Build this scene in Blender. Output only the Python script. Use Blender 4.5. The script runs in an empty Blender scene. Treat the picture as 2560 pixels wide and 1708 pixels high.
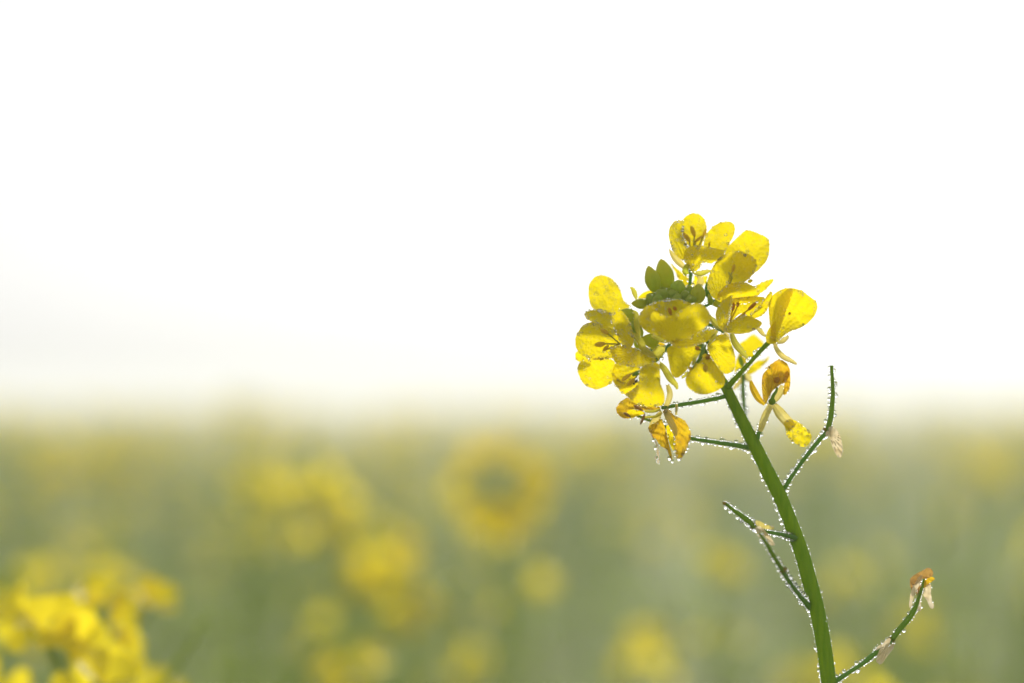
import bpy, math, random
import numpy as np
from mathutils import Vector, Matrix

# ------------------------------------------------------------------ camera, sky, sun, exposure
scn = bpy.context.scene
CAM_H = 1.00                      # metres above the soil
LENS, SENSOR = 70.0, 36.0
D0 = 0.525                        # distance to the flower in focus
TILT = math.atan(146 * SENSOR / 2560 / LENS)
cam_data = bpy.data.cameras.new('camera')
cam = bpy.data.objects.new('camera', cam_data)
scn.collection.objects.link(cam)
cam.location = (0, 0, CAM_H)
cam.rotation_euler = (math.pi / 2 + TILT, 0, 0)
cam_data.lens = LENS
cam_data.sensor_width = SENSOR
cam_data.clip_start = 0.02
cam_data.clip_end = 5000
cam_data.dof.use_dof = True
cam_data.dof.focus_distance = D0 - 0.002
cam_data.dof.aperture_fstop = 3.7
scn.camera = cam

SUN_EL, SUN_AZ = math.radians(33), math.radians(15)     # azimuth measured from +Y towards +X
world = bpy.data.worlds.new('World')
scn.world = world
world.use_nodes = True
wn = world.node_tree
wn.nodes.clear()
sky = wn.nodes.new('ShaderNodeTexSky')
sky.sky_type = 'NISHITA'
sky.sun_disc = False
sky.sun_elevation = SUN_EL
sky.sun_rotation = SUN_AZ
sky.air_density = 1.0
sky.dust_density = 3.5
sky.ozone_density = 1.0
hsv = wn.nodes.new('ShaderNodeHueSaturation')
hsv.inputs['Saturation'].default_value = 0.12           # morning mist: almost colourless sky
bg = wn.nodes.new('ShaderNodeBackground')
bg.inputs['Strength'].default_value = 0.05
out = wn.nodes.new('ShaderNodeOutputWorld')
wn.links.new(sky.outputs[0], hsv.inputs['Color'])
wn.links.new(hsv.outputs[0], bg.inputs['Color'])
mist = wn.nodes.new('ShaderNodeBackground')              # the even white of the mist, the same all round
mist.inputs['Color'].default_value = (.985, .995, 1.0, 1)
mist.inputs['Strength'].default_value = 0.33
add = wn.nodes.new('ShaderNodeAddShader')
wn.links.new(bg.outputs[0], add.inputs[0])
wn.links.new(mist.outputs[0], add.inputs[1])
wn.links.new(add.outputs[0], out.inputs['Surface'])

sun_data = bpy.data.lights.new('sun', 'SUN')
sun_data.energy = 3.3
sun_data.angle = math.radians(8.0)        # sun seen through thin mist
sun_data.color = (1.0, 0.96, 0.90)
sun = bpy.data.objects.new('sun', sun_data)
scn.collection.objects.link(sun)
to_sun = Vector((math.sin(SUN_AZ) * math.cos(SUN_EL), math.cos(SUN_AZ) * math.cos(SUN_EL), math.sin(SUN_EL)))
sun.rotation_euler = to_sun.to_track_quat('Z', 'Y').to_euler()

vs = scn.view_settings
vs.view_transform = 'Standard'
vs.look = 'None'
vs.exposure = 0.3
vs.gamma = 1.0
vs.use_curve_mapping = False
scn.cycles.use_denoising = True
scn.cycles.max_bounces = 24
scn.cycles.transparent_max_bounces = 12
scn.cycles.transmission_bounces = 20
scn.cycles.diffuse_bounces = 5
scn.cycles.glossy_bounces = 4
scn.cycles.sample_clamp_indirect = 6.0
scn.cycles.caustics_reflective = False
scn.cycles.caustics_refractive = True
scn.cycles.blur_glossy = 0.3
scn.cycles.volume_bounces = 2

# ------------------------------------------------------------------ helpers
rng = random.Random(11)
nrg = np.random.default_rng(5)
COL = scn.collection.objects
K = SENSOR / 2560 / LENS
RIGHT = Vector((1, 0, 0))
UP = Vector((0, -math.sin(TILT), math.cos(TILT)))
FWD = Vector((0, math.cos(TILT), math.sin(TILT)))
CAM = Vector((0, 0, CAM_H))
MMPX = D0 * K                     # metres per photograph pixel at the plant


def P(x, y, d=0.0):
    """photograph pixel + depth behind the plane of focus (mm) -> point in the place"""
    z = D0 + d * 0.001
    return CAM + (RIGHT * ((x - 1280) * K) + UP * ((854 - y) * K) + FWD) * z


ZOOM = {'A': (1400, 500, .29336), 'B': (1640, 500, .14029), 'C': (1410, 660, .14029), 'D': (1410, 820, .14029),
        'E': (1560, 640, .14032), 'F': (1740, 600, .14029), 'G': (1660, 800, .14029), 'H': (1500, 950, .14029),
        'I': (1820, 880, .17857), 'J': (1780, 1100, .19129), 'K': (1880, 1380, .20915), 'L': (1780, 1220, .11477),
        'S': (0, 0, 1.0)}


def T(z, pts):
    ox, oy, s = ZOOM[z]
    return [(ox + p[0] * s, oy + p[1] * s) + tuple(p[2:]) for p in pts]


def link(name, mesh, parent=None, mats=()):
    o = bpy.data.objects.new(name, mesh)
    COL.link(o)
    if parent is not None:
        o.parent = parent
        o.matrix_parent_inverse = Matrix.Translation(-LOC[parent.name])
    for m in mats:
        if m.name not in [q.name for q in mesh.materials if q]:
            mesh.materials.append(m)
    return o


LOC = {}


def empty(name, loc, parent=None):
    o = bpy.data.objects.new(name, None)
    o.empty_display_size = 0.01
    COL.link(o)
    loc = Vector(loc)
    if parent is not None:
        o.parent = parent
        o.location = loc - LOC[parent.name]
    else:
        o.location = loc
    LOC[o.name] = loc
    return o


def tag(o, label, cat, group=None, kind=None):
    if label:
        o['label'] = label
    if cat:
        o['category'] = cat
    if group:
        o['group'] = group
    if kind:
        o['kind'] = kind
    return o


def mesh_from(name, verts, faces, smooth=True, uv=None, midx=None):
    me = bpy.data.meshes.new(name)
    me.from_pydata([tuple(v) for v in verts], [], faces)
    if smooth:
        me.polygons.foreach_set('use_smooth', [True] * len(me.polygons))
    if midx is not None:
        me.polygons.foreach_set('material_index', midx)
    if uv is not None:
        lay = me.uv_layers.new(name='UVMap')
        li = np.zeros(len(me.loops), dtype=np.int32)
        me.loops.foreach_get('vertex_index', li)
        lay.data.foreach_set('uv', np.asarray(uv, dtype=np.float32)[li].ravel())
    me.update()
    return me


def crom(pts, n, closed=False):
    """Catmull-Rom through the points, n samples evenly spaced along it"""
    p = [np.array(q, dtype=float) for q in pts]
    m = len(p)
    segs = m if closed else m - 1
    dense = []
    for i in range(segs):
        if closed:
            a, b, c, d = p[(i - 1) % m], p[i], p[(i + 1) % m], p[(i + 2) % m]
        else:
            a, b, c, d = p[max(i - 1, 0)], p[i], p[i + 1], p[min(i + 2, m - 1)]
        for k in range(12):
            t = k / 12
            dense.append(.5 * ((2 * b) + (c - a) * t + (2 * a - 5 * b + 4 * c - d) * t * t + (3 * b - a - 3 * c + d) * t ** 3))
    if not closed:
        dense.append(p[-1])
    else:
        dense.append(dense[0])
    dense = np.array(dense)
    L = np.concatenate([[0], np.cumsum(np.linalg.norm(np.diff(dense[:, :3], axis=0), axis=1))])
    s = np.linspace(0, L[-1], n + (1 if closed else 0))
    res = np.stack([np.interp(s, L, dense[:, j]) for j in range(dense.shape[1])], axis=1)
    return res[:n]


def tube_geo(path, radii, n=10, cap=True):
    """path: list of Vector, radii: list -> verts, faces"""
    verts, faces = [], []
    prev = None
    m = len(path)
    for i in range(m):
        t = (path[min(i + 1, m - 1)] - path[max(i - 1, 0)]).normalized()
        if prev is None:
            u = t.cross(FWD)
            if u.length < 1e-4:
                u = t.cross(RIGHT)
            u.normalize()
        else:
            u = (prev - t * prev.dot(t)).normalized()
        prev = u
        v = t.cross(u)
        for k in range(n):
            a = 2 * math.pi * k / n
            verts.append(path[i] + (u * math.cos(a) + v * math.sin(a)) * radii[i])
    for i in range(m - 1):
        for k in range(n):
            a, b = i * n + k, i * n + (k + 1) % n
            faces.append((a, b, b + n, a + n))
    if cap:
        faces.append(tuple(range(n))[::-1])
        faces.append(tuple(range((m - 1) * n, m * n)))
    return verts, faces


# ------------------------------------------------------------------ materials
def nodes(name):
    m = bpy.data.materials.new(name)
    m.use_nodes = True
    nt = m.node_tree
    nt.nodes.clear()
    return m, nt, nt.nodes.new('ShaderNodeOutputMaterial')


def leafy(name, col, trans, fac, col2=None, nscale=300.0, rough=.5, spec=.3, bump=0.0, bscale=1500.0, veins=0.0, vary=0.5, lo=.3, hi=.7, beads=False, stretch=None, tip=None):
    """thin plant tissue: reflects col, lets trans through"""
    m, nt, o = nodes(name)
    N, Lk = nt.nodes.new, nt.links.new
    tc = N('ShaderNodeTexCoord')
    nz = N('ShaderNodeTexNoise')
    nz.inputs['Scale'].default_value = nscale
    nz.inputs['Detail'].default_value = 4
    if stretch:
        mp = N('ShaderNodeMapping')
        mp.inputs['Scale'].default_value = (1, 1, stretch)
        mp.inputs['Rotation'].default_value = (0, math.radians(-24), 0)
        Lk(tc.outputs['Object'], mp.inputs['Vector'])
        Lk(mp.outputs[0], nz.inputs['Vector'])
    else:
        Lk(tc.outputs['Object'], nz.inputs['Vector'])
    rp = N('ShaderNodeMapRange')
    rp.inputs[1].default_value, rp.inputs[2].default_value = lo, hi
    Lk(nz.outputs[0], rp.inputs[0])
    c2 = col2 or tuple(c * .72 for c in col)
    def mixc(a, b, fsock, k):
        mx = N('ShaderNodeMix')
        mx.data_type = 'RGBA'
        mx.inputs[6].default_value = (*a, 1)
        mx.inputs[7].default_value = (*b, 1)
        ml = N('ShaderNodeMath')
        ml.operation = 'MULTIPLY'
        ml.inputs[1].default_value = k
        Lk(fsock, ml.inputs[0])
        Lk(ml.outputs[0], mx.inputs[0])
        return mx.outputs[2]
    cs = mixc(col, c2, rp.outputs[0], vary)
    rel = tuple(t * (b / max(a, 1e-4)) for t, a, b in zip(trans, col, c2))
    ts = mixc(trans, rel, rp.outputs[0], vary)
    if tip:         # the petals showing yellow at the tip of a bud
        sp_ = N('ShaderNodeSeparateXYZ')
        Lk(tc.outputs['UV'], sp_.inputs[0])
        tr_ = N('ShaderNodeMapRange')
        tr_.inputs[1].default_value, tr_.inputs[2].default_value = .45, 1.0
        Lk(sp_.outputs[1], tr_.inputs[0])
        both = []
        for sock in (cs, ts):
            mx = N('ShaderNodeMix')
            mx.data_type = 'RGBA'
            mx.inputs[7].default_value = (*tip, 1)
            Lk(sock, mx.inputs[6])
            Lk(tr_.outputs[0], mx.inputs[0])
            both.append(mx.outputs[2])
        cs, ts = both
    pr = N('ShaderNodeBsdfPrincipled')
    pr.inputs['Roughness'].default_value = rough
    pr.inputs['Specular IOR Level'].default_value = spec
    Lk(cs, pr.inputs['Base Color'])
    tr = N('ShaderNodeBsdfTranslucent')
    Lk(ts, tr.inputs['Color'])
    mix = N('ShaderNodeMixShader')
    mix.inputs[0].default_value = fac
    Lk(pr.outputs[0], mix.inputs[1])
    Lk(tr.outputs[0], mix.inputs[2])
    Lk(mix.outputs[0], o.inputs['Surface'])
    if bump or veins:
        hsum = None
        if bump:
            vz = N('ShaderNodeTexVoronoi' if beads else 'ShaderNodeTexNoise')
            vz.inputs['Scale'].default_value = bscale
            if beads:
                vz.feature = 'SMOOTH_F1'
                vz.inputs['Smoothness'].default_value = .35
            else:
                vz.inputs['Detail'].default_value = 2
            Lk(tc.outputs['Object'], vz.inputs['Vector'])
            ml = N('ShaderNodeMath')
            ml.operation = 'MULTIPLY'
            ml.inputs[1].default_value = bump
            if beads:       # round beads of water on a flat skin
                ml.inputs[1].default_value = -bump
                Lk(vz.outputs['Distance'], ml.inputs[0])
            else:
                Lk(vz.outputs[0], ml.inputs[0])
            hsum = ml.outputs[0]
        if veins:
            sp = N('ShaderNodeSeparateXYZ')
            Lk(tc.outputs['UV'], sp.inputs[0])
            wob = N('ShaderNodeMath')
            wob.operation = 'MULTIPLY_ADD'
            wob.inputs[1].default_value = 30.0
            Lk(sp.outputs[0], wob.inputs[0])
            Lk(nz.outputs[0], wob.inputs[2])
            sn = N('ShaderNodeMath')
            sn.operation = 'SINE'
            Lk(wob.outputs[0], sn.inputs[0])
            ml = N('ShaderNodeMath')
            ml.operation = 'MULTIPLY'
            ml.inputs[1].default_value = veins
            Lk(sn.outputs[0], ml.inputs[0])
            if hsum is not None:
                ad = N('ShaderNodeMath')
                Lk(hsum, ad.inputs[0])
                Lk(ml.outputs[0], ad.inputs[1])
                hsum = ad.outputs[0]
            else:
                hsum = ml.outputs[0]
        bp = N('ShaderNodeBump')
        bp.inputs['Strength'].default_value = 0.7
        bp.inputs['Distance'].default_value = 0.00035
        Lk(hsum, bp.inputs['Height'])
        Lk(bp.outputs[0], pr.inputs['Normal'])
        Lk(bp.outputs[0], tr.inputs['Normal'])
    return m


M = {}
M['petal'] = leafy('petal_yellow', (.74, .61, .005), (.92, .75, .005), .62, (.72, .56, .004), 260, .5, .12, .7, 1150, .16, beads=True)
M['petal_wilted'] = leafy('petal_wilted', (.74, .54, .02), (.86, .60, .015), .55, (.60, .34, .012), 420, .45, .35, 1.0, 1300, .35, .8)
M['petal_dry'] = leafy('petal_dry', (.82, .74, .56), (.88, .77, .54), .5, (.70, .55, .28), 420, .5, .3, .8, 1200, .35, .8)
M['petal_brown'] = leafy('petal_brown', (.48, .31, .12), (.60, .36, .09), .45, (.30, .17, .05), 500, .6, .3, .8, 1200, .35, .9)
M['sepal'] = leafy('sepal_pale_yellow', (.66, .60, .10), (.74, .66, .08), .5, (.50, .50, .03), 350, .45, .35, .3, 1200, .15)
M['sepal_pale'] = leafy('sepal_straw', (.74, .66, .30), (.80, .68, .22), .5, (.62, .50, .06), 350, .45, .35, .3, 1200, .15)
M['bud'] = leafy('bud_green', (.42, .50, .05), (.62, .72, .04), .52, (.46, .46, .04), 330, .5, .3, .5, 1500, 0, .8, tip=(.64, .60, .06))
M['bud_small'] = leafy('bud_small_green', (.38, .50, .10), (.56, .70, .08), .54, (.42, .48, .07), 330, .5, .3, .5, 1500, 0, .8, tip=(.56, .60, .09))
M['stem'] = leafy('stem_green', (.24, .38, .008), (.50, .64, .006), .34, (.15, .29, .006), 900, .55, .12, .5, 1400, 0, .9, stretch=.06)
M['stalk'] = leafy('stalk_green', (.17, .34, .06), (.34, .54, .05), .45, (.13, .28, .06), 260, .45, .4, .4, 1200, 0, .8)
M['pod'] = leafy('pod_green', (.22, .35, .025), (.38, .54, .02), .45, (.16, .29, .02), 260, .45, .4, .4, 1200, 0, .8)
M['anther'] = leafy('anther_ochre', (.82, .66, .10), (.88, .70, .08), .65, (.6, .44, .04), 900, .7, .2, .6, 3000)
M['anther_dark'] = leafy('anther_brown', (.58, .35, .04), (.70, .40, .03), .55, (.48, .26, .03), 900, .7, .2, .6, 3000)
M['node'] = leafy('node_ochre', (.36, .27, .03), (.36, .25, .02), .2)
# the field
M['field_leaf'] = leafy('field_leaf', (.19, .27, .05), (.72, .84, .10), .64, (.13, .22, .06), 25, .6, .25)
M['field_stem'] = leafy('field_stem', (.22, .30, .06), (.54, .64, .10), .55, (.20, .26, .08), 25, .55, .3)
M['field_petal'] = leafy('field_petal', (.76, .63, .02), (.93, .77, .02), .62, (.74, .60, .015), 60, .5, .25)

m, nt, o = nodes('dew_water')
g = nt.nodes.new('ShaderNodeBsdfGlass')
g.inputs['IOR'].default_value = 1.33
g.inputs['Roughness'].default_value = 0.0
nt.links.new(g.outputs[0], o.inputs['Surface'])
M['dew'] = m

m, nt, o = nodes('beetle_shell')
pr = nt.nodes.new('ShaderNodeBsdfPrincipled')
nz = nt.nodes.new('ShaderNodeTexNoise')
nz.inputs['Scale'].default_value = 2500
rp = nt.nodes.new('ShaderNodeValToRGB')
rp.color_ramp.elements[0].color = (.008, .006, .005, 1)
rp.color_ramp.elements[1].color = (.05, .025, .01, 1)
nt.links.new(nz.outputs[0], rp.inputs[0])
nt.links.new(rp.outputs[0], pr.inputs['Base Color'])
pr.inputs['Roughness'].default_value = .3
nt.links.new(pr.outputs[0], o.inputs['Surface'])
M['beetle'] = m

m, nt, o = nodes('soil_and_low_growth')
pr = nt.nodes.new('ShaderNodeBsdfPrincipled')
tc = nt.nodes.new('ShaderNodeTexCoord')
nz = nt.nodes.new('ShaderNodeTexNoise')
nz.inputs['Scale'].default_value = 1.3
nz.inputs['Detail'].default_value = 9
nt.links.new(tc.outputs['Object'], nz.inputs['Vector'])
rp = nt.nodes.new('ShaderNodeValToRGB')
rp.color_ramp.elements[0].position = .35
rp.color_ramp.elements[0].color = (.10, .13, .04, 1)
rp.color_ramp.elements[1].position = .65
rp.color_ramp.elements[1].color = (.24, .23, .06, 1)
nt.links.new(nz.outputs[0], rp.inputs[0])
nt.links.new(rp.outputs[0], pr.inputs['Base Color'])
pr.inputs['Roughness'].default_value = .9
nt.links.new(pr.outputs[0], o.inputs['Surface'])
M['ground'] = m

# ------------------------------------------------------------------ the ground
gm = mesh_from('ground', [(-300, -60, 0), (300, -60, 0), (300, 400, 0), (-300, 400, 0)], [(0, 1, 2, 3)], False)
ground = link('ground', gm, None, [M['ground']])
tag(ground, None, None, kind='structure')

# ------------------------------------------------------------------ dew
DEW = []        # (centre, radius, squash axis, squash)


def dew(c, r, ax=None, sq=1.0, cap=False):
    DEW.append((Vector(c), r, ax, sq, cap))


# ------------------------------------------------------------------ the plant in focus
plant = empty('rapeseed_plant', (P(2092, 1790, 0).x + .012, P(2092, 1790, 0).y, 0))
tag(plant, 'dew-covered rapeseed plant in sharp focus, leaning green stem topped by a yellow flower head', 'plant')


def petal_obj(parent, pts, d, gx=0., gy=0., cup=0., rip=.5, mat='petal', edge=1.0, surf=.0, center=None, name='petal', n=44, rings=7, er=(.13, .30), sr=(.14, .30), wr=0.0):
    """pts: outline in photograph pixels; d: depth (mm) at its centre; gx, gy: mm of depth per mm right / down;
    cup: mm the rim comes towards the viewer; rip: rim waves in mm; wr: wrinkle in mm"""
    ol = crom(pts, n, True)
    a = ol[:, 0] * np.roll(ol[:, 1], -1) - np.roll(ol[:, 0], -1) * ol[:, 1]
    if center is None:
        A6 = a.sum() * 3
        cx = ((ol[:, 0] + np.roll(ol[:, 0], -1)) * a).sum() / A6
        cy = ((ol[:, 1] + np.roll(ol[:, 1], -1)) * a).sum() / A6
    else:
        cx, cy = center
    ph = [rng.uniform(0, 6.28) for _ in range(6)]
    rmax = np.hypot(ol[:, 0] - cx, ol[:, 1] - cy).max()

    def depth(x, y, f):
        dx, dy = (x - cx), (y - cy)
        rn = math.hypot(dx, dy) / rmax
        th = math.atan2(dy, dx)
        v = d + (gx * dx + gy * dy) * MMPX * 1000 - cup * rn * rn * 1.6
        v += rip * f * f * (math.sin(3 * th + ph[0]) * .6 + math.sin(5 * th + ph[1]) * .35 + math.sin(9 * th + ph[2]) * .18)
        if wr:
            v += wr * (math.sin(dx * .35 + dy * .12 + ph[3]) + .7 * math.sin(dx * .15 - dy * .38 + ph[4]) + .5 * math.sin(dx * .8 + ph[5]))
        return v
    rel = LOC[parent.name] - CAM
    rz = rel.dot(FWD)
    bx_, by_ = 1280 + rel.dot(RIGHT) / rz / K, 854 - rel.dot(UP) / rz / K
    main = math.atan2(cy - by_, cx - bx_)

    def vein(x, y):
        a_ = math.atan2(y - by_, x - bx_) - main
        return (a_ + math.pi) % (2 * math.pi) - math.pi
    verts, faces, uv = [P(cx, cy, depth(cx, cy, 0))], [], [(0, 0)]
    # fine irregularity of the rim
    jit = [1 + rng.uniform(-.016, .012) for _ in range(n)]
    for k in range(1, rings + 1):
        f = k / rings
        for i in range(n):
            ff = f * (jit[i] if k == rings else 1)
            x, y = cx + (ol[i, 0] - cx) * ff, cy + (ol[i, 1] - cy) * ff
            verts.append(P(x, y, depth(x, y, f)))
            uv.append((vein(x, y) * 1.3, f))
    for i in range(n):
        faces.append((0, 1 + (i + 1) % n, 1 + i))
    for k in range(rings - 1):
        for i in range(n):
            a0, b0 = 1 + k * n + i, 1 + k * n + (i + 1) % n
            faces.append((a0, b0, b0 + n, a0 + n))
    me = mesh_from(name, verts, faces, True, uv)
    ob = link(name, me, parent, [M[mat]])
    def normal(x, y, f):
        a_ = P(x + 1, y, depth(x + 1, y, f)) - P(x - 1, y, depth(x - 1, y, f))
        b_ = P(x, y + 1, depth(x, y + 1, f)) - P(x, y - 1, depth(x, y - 1, f))
        c_ = a_.cross(b_).normalized()
        return c_ if c_.dot(FWD) < 0 else -c_
    # dew along the rim and on the face
    if edge:
        per = np.hypot(*(ol - np.roll(ol, 1, 0)).T).sum()
        for _ in range(int(per / 5.5 * edge)):
            i = rng.randrange(n)
            t = rng.random()
            full = rng.random() < .3
            f = rng.uniform(.975, 1.005) if full else rng.uniform(.88, .985)
            x = cx + (ol[i, 0] * (1 - t) + ol[(i + 1) % n, 0] * t - cx) * f
            y = cy + (ol[i, 1] * (1 - t) + ol[(i + 1) % n, 1] * t - cy) * f
            r = rng.uniform(*er) * 1.15
            nn_ = normal(x, y, f)
            if full:
                dew(P(x, y, depth(x, y, f)) + nn_ * (r * .0009), r * .001)
            else:
                dew(P(x, y, depth(x, y, f)) + nn_ * (r * .00103), r * .001)
    if surf:
        area = abs(a.sum()) / 2
        for _ in range(int(area / 70.0 * surf)):
            i = rng.randrange(n)
            t = rng.random()
            f = math.sqrt(rng.random()) * .97
            x = cx + (ol[i, 0] * (1 - t) + ol[(i + 1) % n, 0] * t - cx) * f
            y = cy + (ol[i, 1] * (1 - t) + ol[(i + 1) % n, 1] * t - cy) * f
            r = rng.uniform(*sr) * rng.uniform(.9, 1.7)
            nn_ = normal(x, y, f)
            dew(P(x, y, depth(x, y, f)) + nn_ * (r * .00103), r * .001)
    return ob


def strip_obj(parent, path, w, mat='sepal', name='sepal', cup=.35, roll=0., taper=(.35, 1, .12), edge=.5, n=14):
    """narrow cupped blade swept along path [(x, y, depth)], w = full width in px; taper: base, middle, tip"""
    c = crom(path, n)
    pts = [P(*q) for q in c]
    verts, faces, uv = [], [], []
    m = 7
    for i in range(n):
        t = i / (n - 1)
        tan = (pts[min(i + 1, n - 1)] - pts[max(i - 1, 0)]).normalized()
        s = tan.cross(FWD)
        if s.length < 1e-5:
            s = RIGHT.copy()
        s.normalize()
        nn = tan.cross(s).normalized()
        ca, sa = math.cos(roll), math.sin(roll)
        s2 = s * ca + nn * sa
        n2 = nn * ca - s * sa
        if t < .5:
            u = t / .5
            k = taper[0] + (taper[1] - taper[0]) * math.sin(u * math.pi / 2)
        else:
            u = (t - .5) / .5
            k = taper[2] + (taper[1] - taper[2]) * math.cos(u * math.pi / 2) ** .8
        hw = w * MMPX * .5 * k
        for j in range(m):
            q = -1 + 2 * j / (m - 1)
            verts.append(pts[i] + s2 * (hw * q) + n2 * (hw * cup * 2 * (q * q - .4)))
            uv.append((q * .3, t))
        if edge:
            for sd in (-1, 1):
                if rng.random() < edge * .8:
                    r = rng.uniform(.10, .22) * .001
                    dew(pts[i] + s2 * (hw * sd) + FWD * (-r), r)
    for i in range(n - 1):
        for j in range(m - 1):
            a = i * m + j
            faces.append((a, a + 1, a + 1 + m, a + m))
    return link(name, mesh_from(name, verts, faces, True, uv), parent, [M[mat]])


def tube_obj(parent, path, name='pedicel', mat='stalk', n=24, dewd=1.0, sides=12, dr=(.18, .42), wob=.02):
    """path [(x, y, depth, diameter px)]"""
    c = crom(path, n)
    pts = [P(q[0], q[1], q[2]) for q in c]
    rad = [q[3] * .5 * MMPX * (1 + rng.uniform(-wob, wob)) for q in c]
    v, f = tube_geo(pts, rad, sides)
    ob = link(name, mesh_from(name, v, f), parent, [M[mat]])
    if dewd:
        ln = sum((pts[i + 1] - pts[i]).length for i in range(n - 1))
        for _ in range(int(ln * 1000 * 6.5 * dewd)):
            t = rng.random() * (n - 1.001)
            i = int(t)
            p = pts[i].lerp(pts[i + 1], t - i)
            tan = (pts[i + 1] - pts[i]).normalized()
            s = tan.cross(FWD).normalized()
            b = tan.cross(s).normalized()
            if b.dot(FWD) < 0:
                b = -b
            # dew hangs on the flanks and the far side; the near face has been wiped by the light breeze
            sd = rng.choice((-1, 1))
            ang = rng.gauss(.15, .38)
            if rng.random() > .45 + .55 * math.sin(t * 1.3 + sd) ** 2:
                continue
            r = min(dr[0] * .7 + rng.expovariate(1 / (.5 * (dr[1] - dr[0]))), dr[1] * 1.35) * .001
            rr = rad[i] + r * .62
            dew(p + (s * (sd * math.cos(ang)) + b * math.sin(ang)) * rr, r)
    return ob


def ellipsoid_geo(a, b, w, n=10, m=8, flat=.8, lobes=0, point=0.0):
    ax = (b - a)
    L = ax.length
    t = ax.normalized()
    u = t.cross(FWD)
    if u.length < 1e-3:
        u = t.cross(UP)
    u.normalize()
    v = t.cross(u)
    verts, faces = [a.copy()], []
    for i in range(1, m):
        q = i / m
        if point:
            r = math.sin(math.pi * q ** .9) ** .55 * (1 - point * max(0, q - .6) * 1.3)
        else:
            r = math.sin(math.pi * q) ** .6
        for k in range(n):
            an = 2 * math.pi * k / n
            lb = 1 + (lobes * (abs(math.sin(2 * an)) ** .6 - .6) if lobes else 0)
            verts.append(a + t * (L * q) + (u * math.cos(an) + v * (math.sin(an) * flat)) * (w * .5 * r * lb))
    verts.append(b.copy())
    for k in range(n):
        faces.append((0, 1 + (k + 1) % n, 1 + k))
    for i in range(m - 2):
        for k in range(n):
            p, q = 1 + i * n + k, 1 + i * n + (k + 1) % n
            faces.append((p, q, q + n, p + n))
    e = len(verts) - 1
    s = 1 + (m - 2) * n
    for k in range(n):
        faces.append((s + k, s + (k + 1) % n, e))
    return verts, faces


def stamen_obj(parent, a, b, w, base=None, mat='anther', fil='sepal', fw=4.0):
    """anther from a to b (x, y, depth), w px wide; the filament runs from its lower end to base"""
    pa, pb = P(*a), P(*b)
    v, f = ellipsoid_geo(pa, pb, w * MMPX)
    mi = [0] * len(f)
    if base is not None:
        q = P(*base)
        mid = pb.lerp(q, .5) + FWD * .0006
        v2, f2 = tube_geo([pb.lerp(pa, .15), mid, q], [fw * .5 * MMPX] * 3, 6)
        k = len(v)
        v = v + v2
        f = f + [tuple(i + k for i in g) for g in f2]
        mi += [1] * len(f2)
    me = mesh_from('stamen', v, f, True, None, None)
    o = link('stamen', me, parent, [])
    me.materials.append(M[mat])
    me.materials.append(M[fil])
    me.polygons.foreach_set('material_index', mi)
    return o


def flower(x, y, d, label=None):
    o = empty('flower', P(x, y, d), plant)
    if label:
        o['label'] = label
    return o


def bud_obj(a, b, w, mat='bud', d=6, parent=None, dewn=6, d2=None):
    pa, pb = P(a[0], a[1], d), P(b[0], b[1], d if d2 is None else d2)
    v, f = ellipsoid_geo(pa, pb, w * MMPX, 24, 14, .95, .30, .5)
    L2 = (pb - pa).length_squared
    uv = [(0, (q - pa).dot(pb - pa) / L2) for q in v]
    o = link('bud', mesh_from('bud', v, f, True, uv), parent or plant, [M[mat]])
    for _ in range(dewn):
        p = rng.choice(v)
        if (p - pa.lerp(pb, .5)).dot(FWD) < .0004:
            r = rng.uniform(.08, .2) * .001
            dew(p, r)
    return o


# --- main stem, from the soil up through the flower head
sx = [(1690, 762, 7, 14), (1738, 845, 5, 19), (1776, 912, 3, 23), (1812, 964, 1, 26), (1831, 1003, 0, 28), (1868, 1077, 0, 32), (1908, 1157, 0, 35), (1955, 1253, 0, 37),
      (1999, 1368, 0, 38), (2021, 1443, 0, 39), (2048, 1550, 0, 39), (2070, 1690, 0, 39), (2080, 1790, 0, 41)]
c = crom(sx, 60)
spts = [P(q[0], q[1], q[2]) for q in c]
srad = [q[3] * .5 * MMPX for q in c]
root = LOC[plant.name]
last = spts[-1].copy()
for k in range(1, 14):
    t = k / 13
    spts.append(Vector((last.x + (root.x - last.x) * math.sin(t * math.pi / 2), last.y + (root.y - last.y) * t, last.z * (1 - t))))
    srad.append(srad[59] * (1 + t * .9))
sv, sf = [], []
v, f = tube_geo(spts, srad, 20)
# shallow ribs along the stem
for i in range(len(spts)):
    for k in range(20):
        q = v[i * 20 + k]
        v[i * 20 + k] = spts[i] + (q - spts[i]) * (.96 + .05 * math.sin(k / 20 * 2 * math.pi * 5) + .012 * math.sin(i * .9 + k))
stem = link('stem', mesh_from('stem', v, f), plant, [M['stem']])
for _ in range(640):
    t = 14 + (rng.random() ** 1.0) * 45.9
    i = int(t)
    p = spts[i].lerp(spts[i + 1], t - i)
    tan = (spts[i + 1] - spts[i]).normalized()
    s = tan.cross(FWD).normalized()
    sd = rng.choice((-1, 1))
    ang = rng.gauss(.2, .3)
    if rng.random() > .45 + .55 * math.sin(t * 1.9 + math.sin(t * .7) * 2 + sd) ** 2:
        continue
    r = min(.13 + rng.expovariate(1 / .13), .55) * .001
    if sd > 0 and s.x > 0 or sd < 0 and s.x < 0:
        r *= .75
    b = FWD
    dew(p + (s * (sd * math.cos(ang)) + b * math.sin(ang)) * (srad[i] + r * .55), r)

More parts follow.
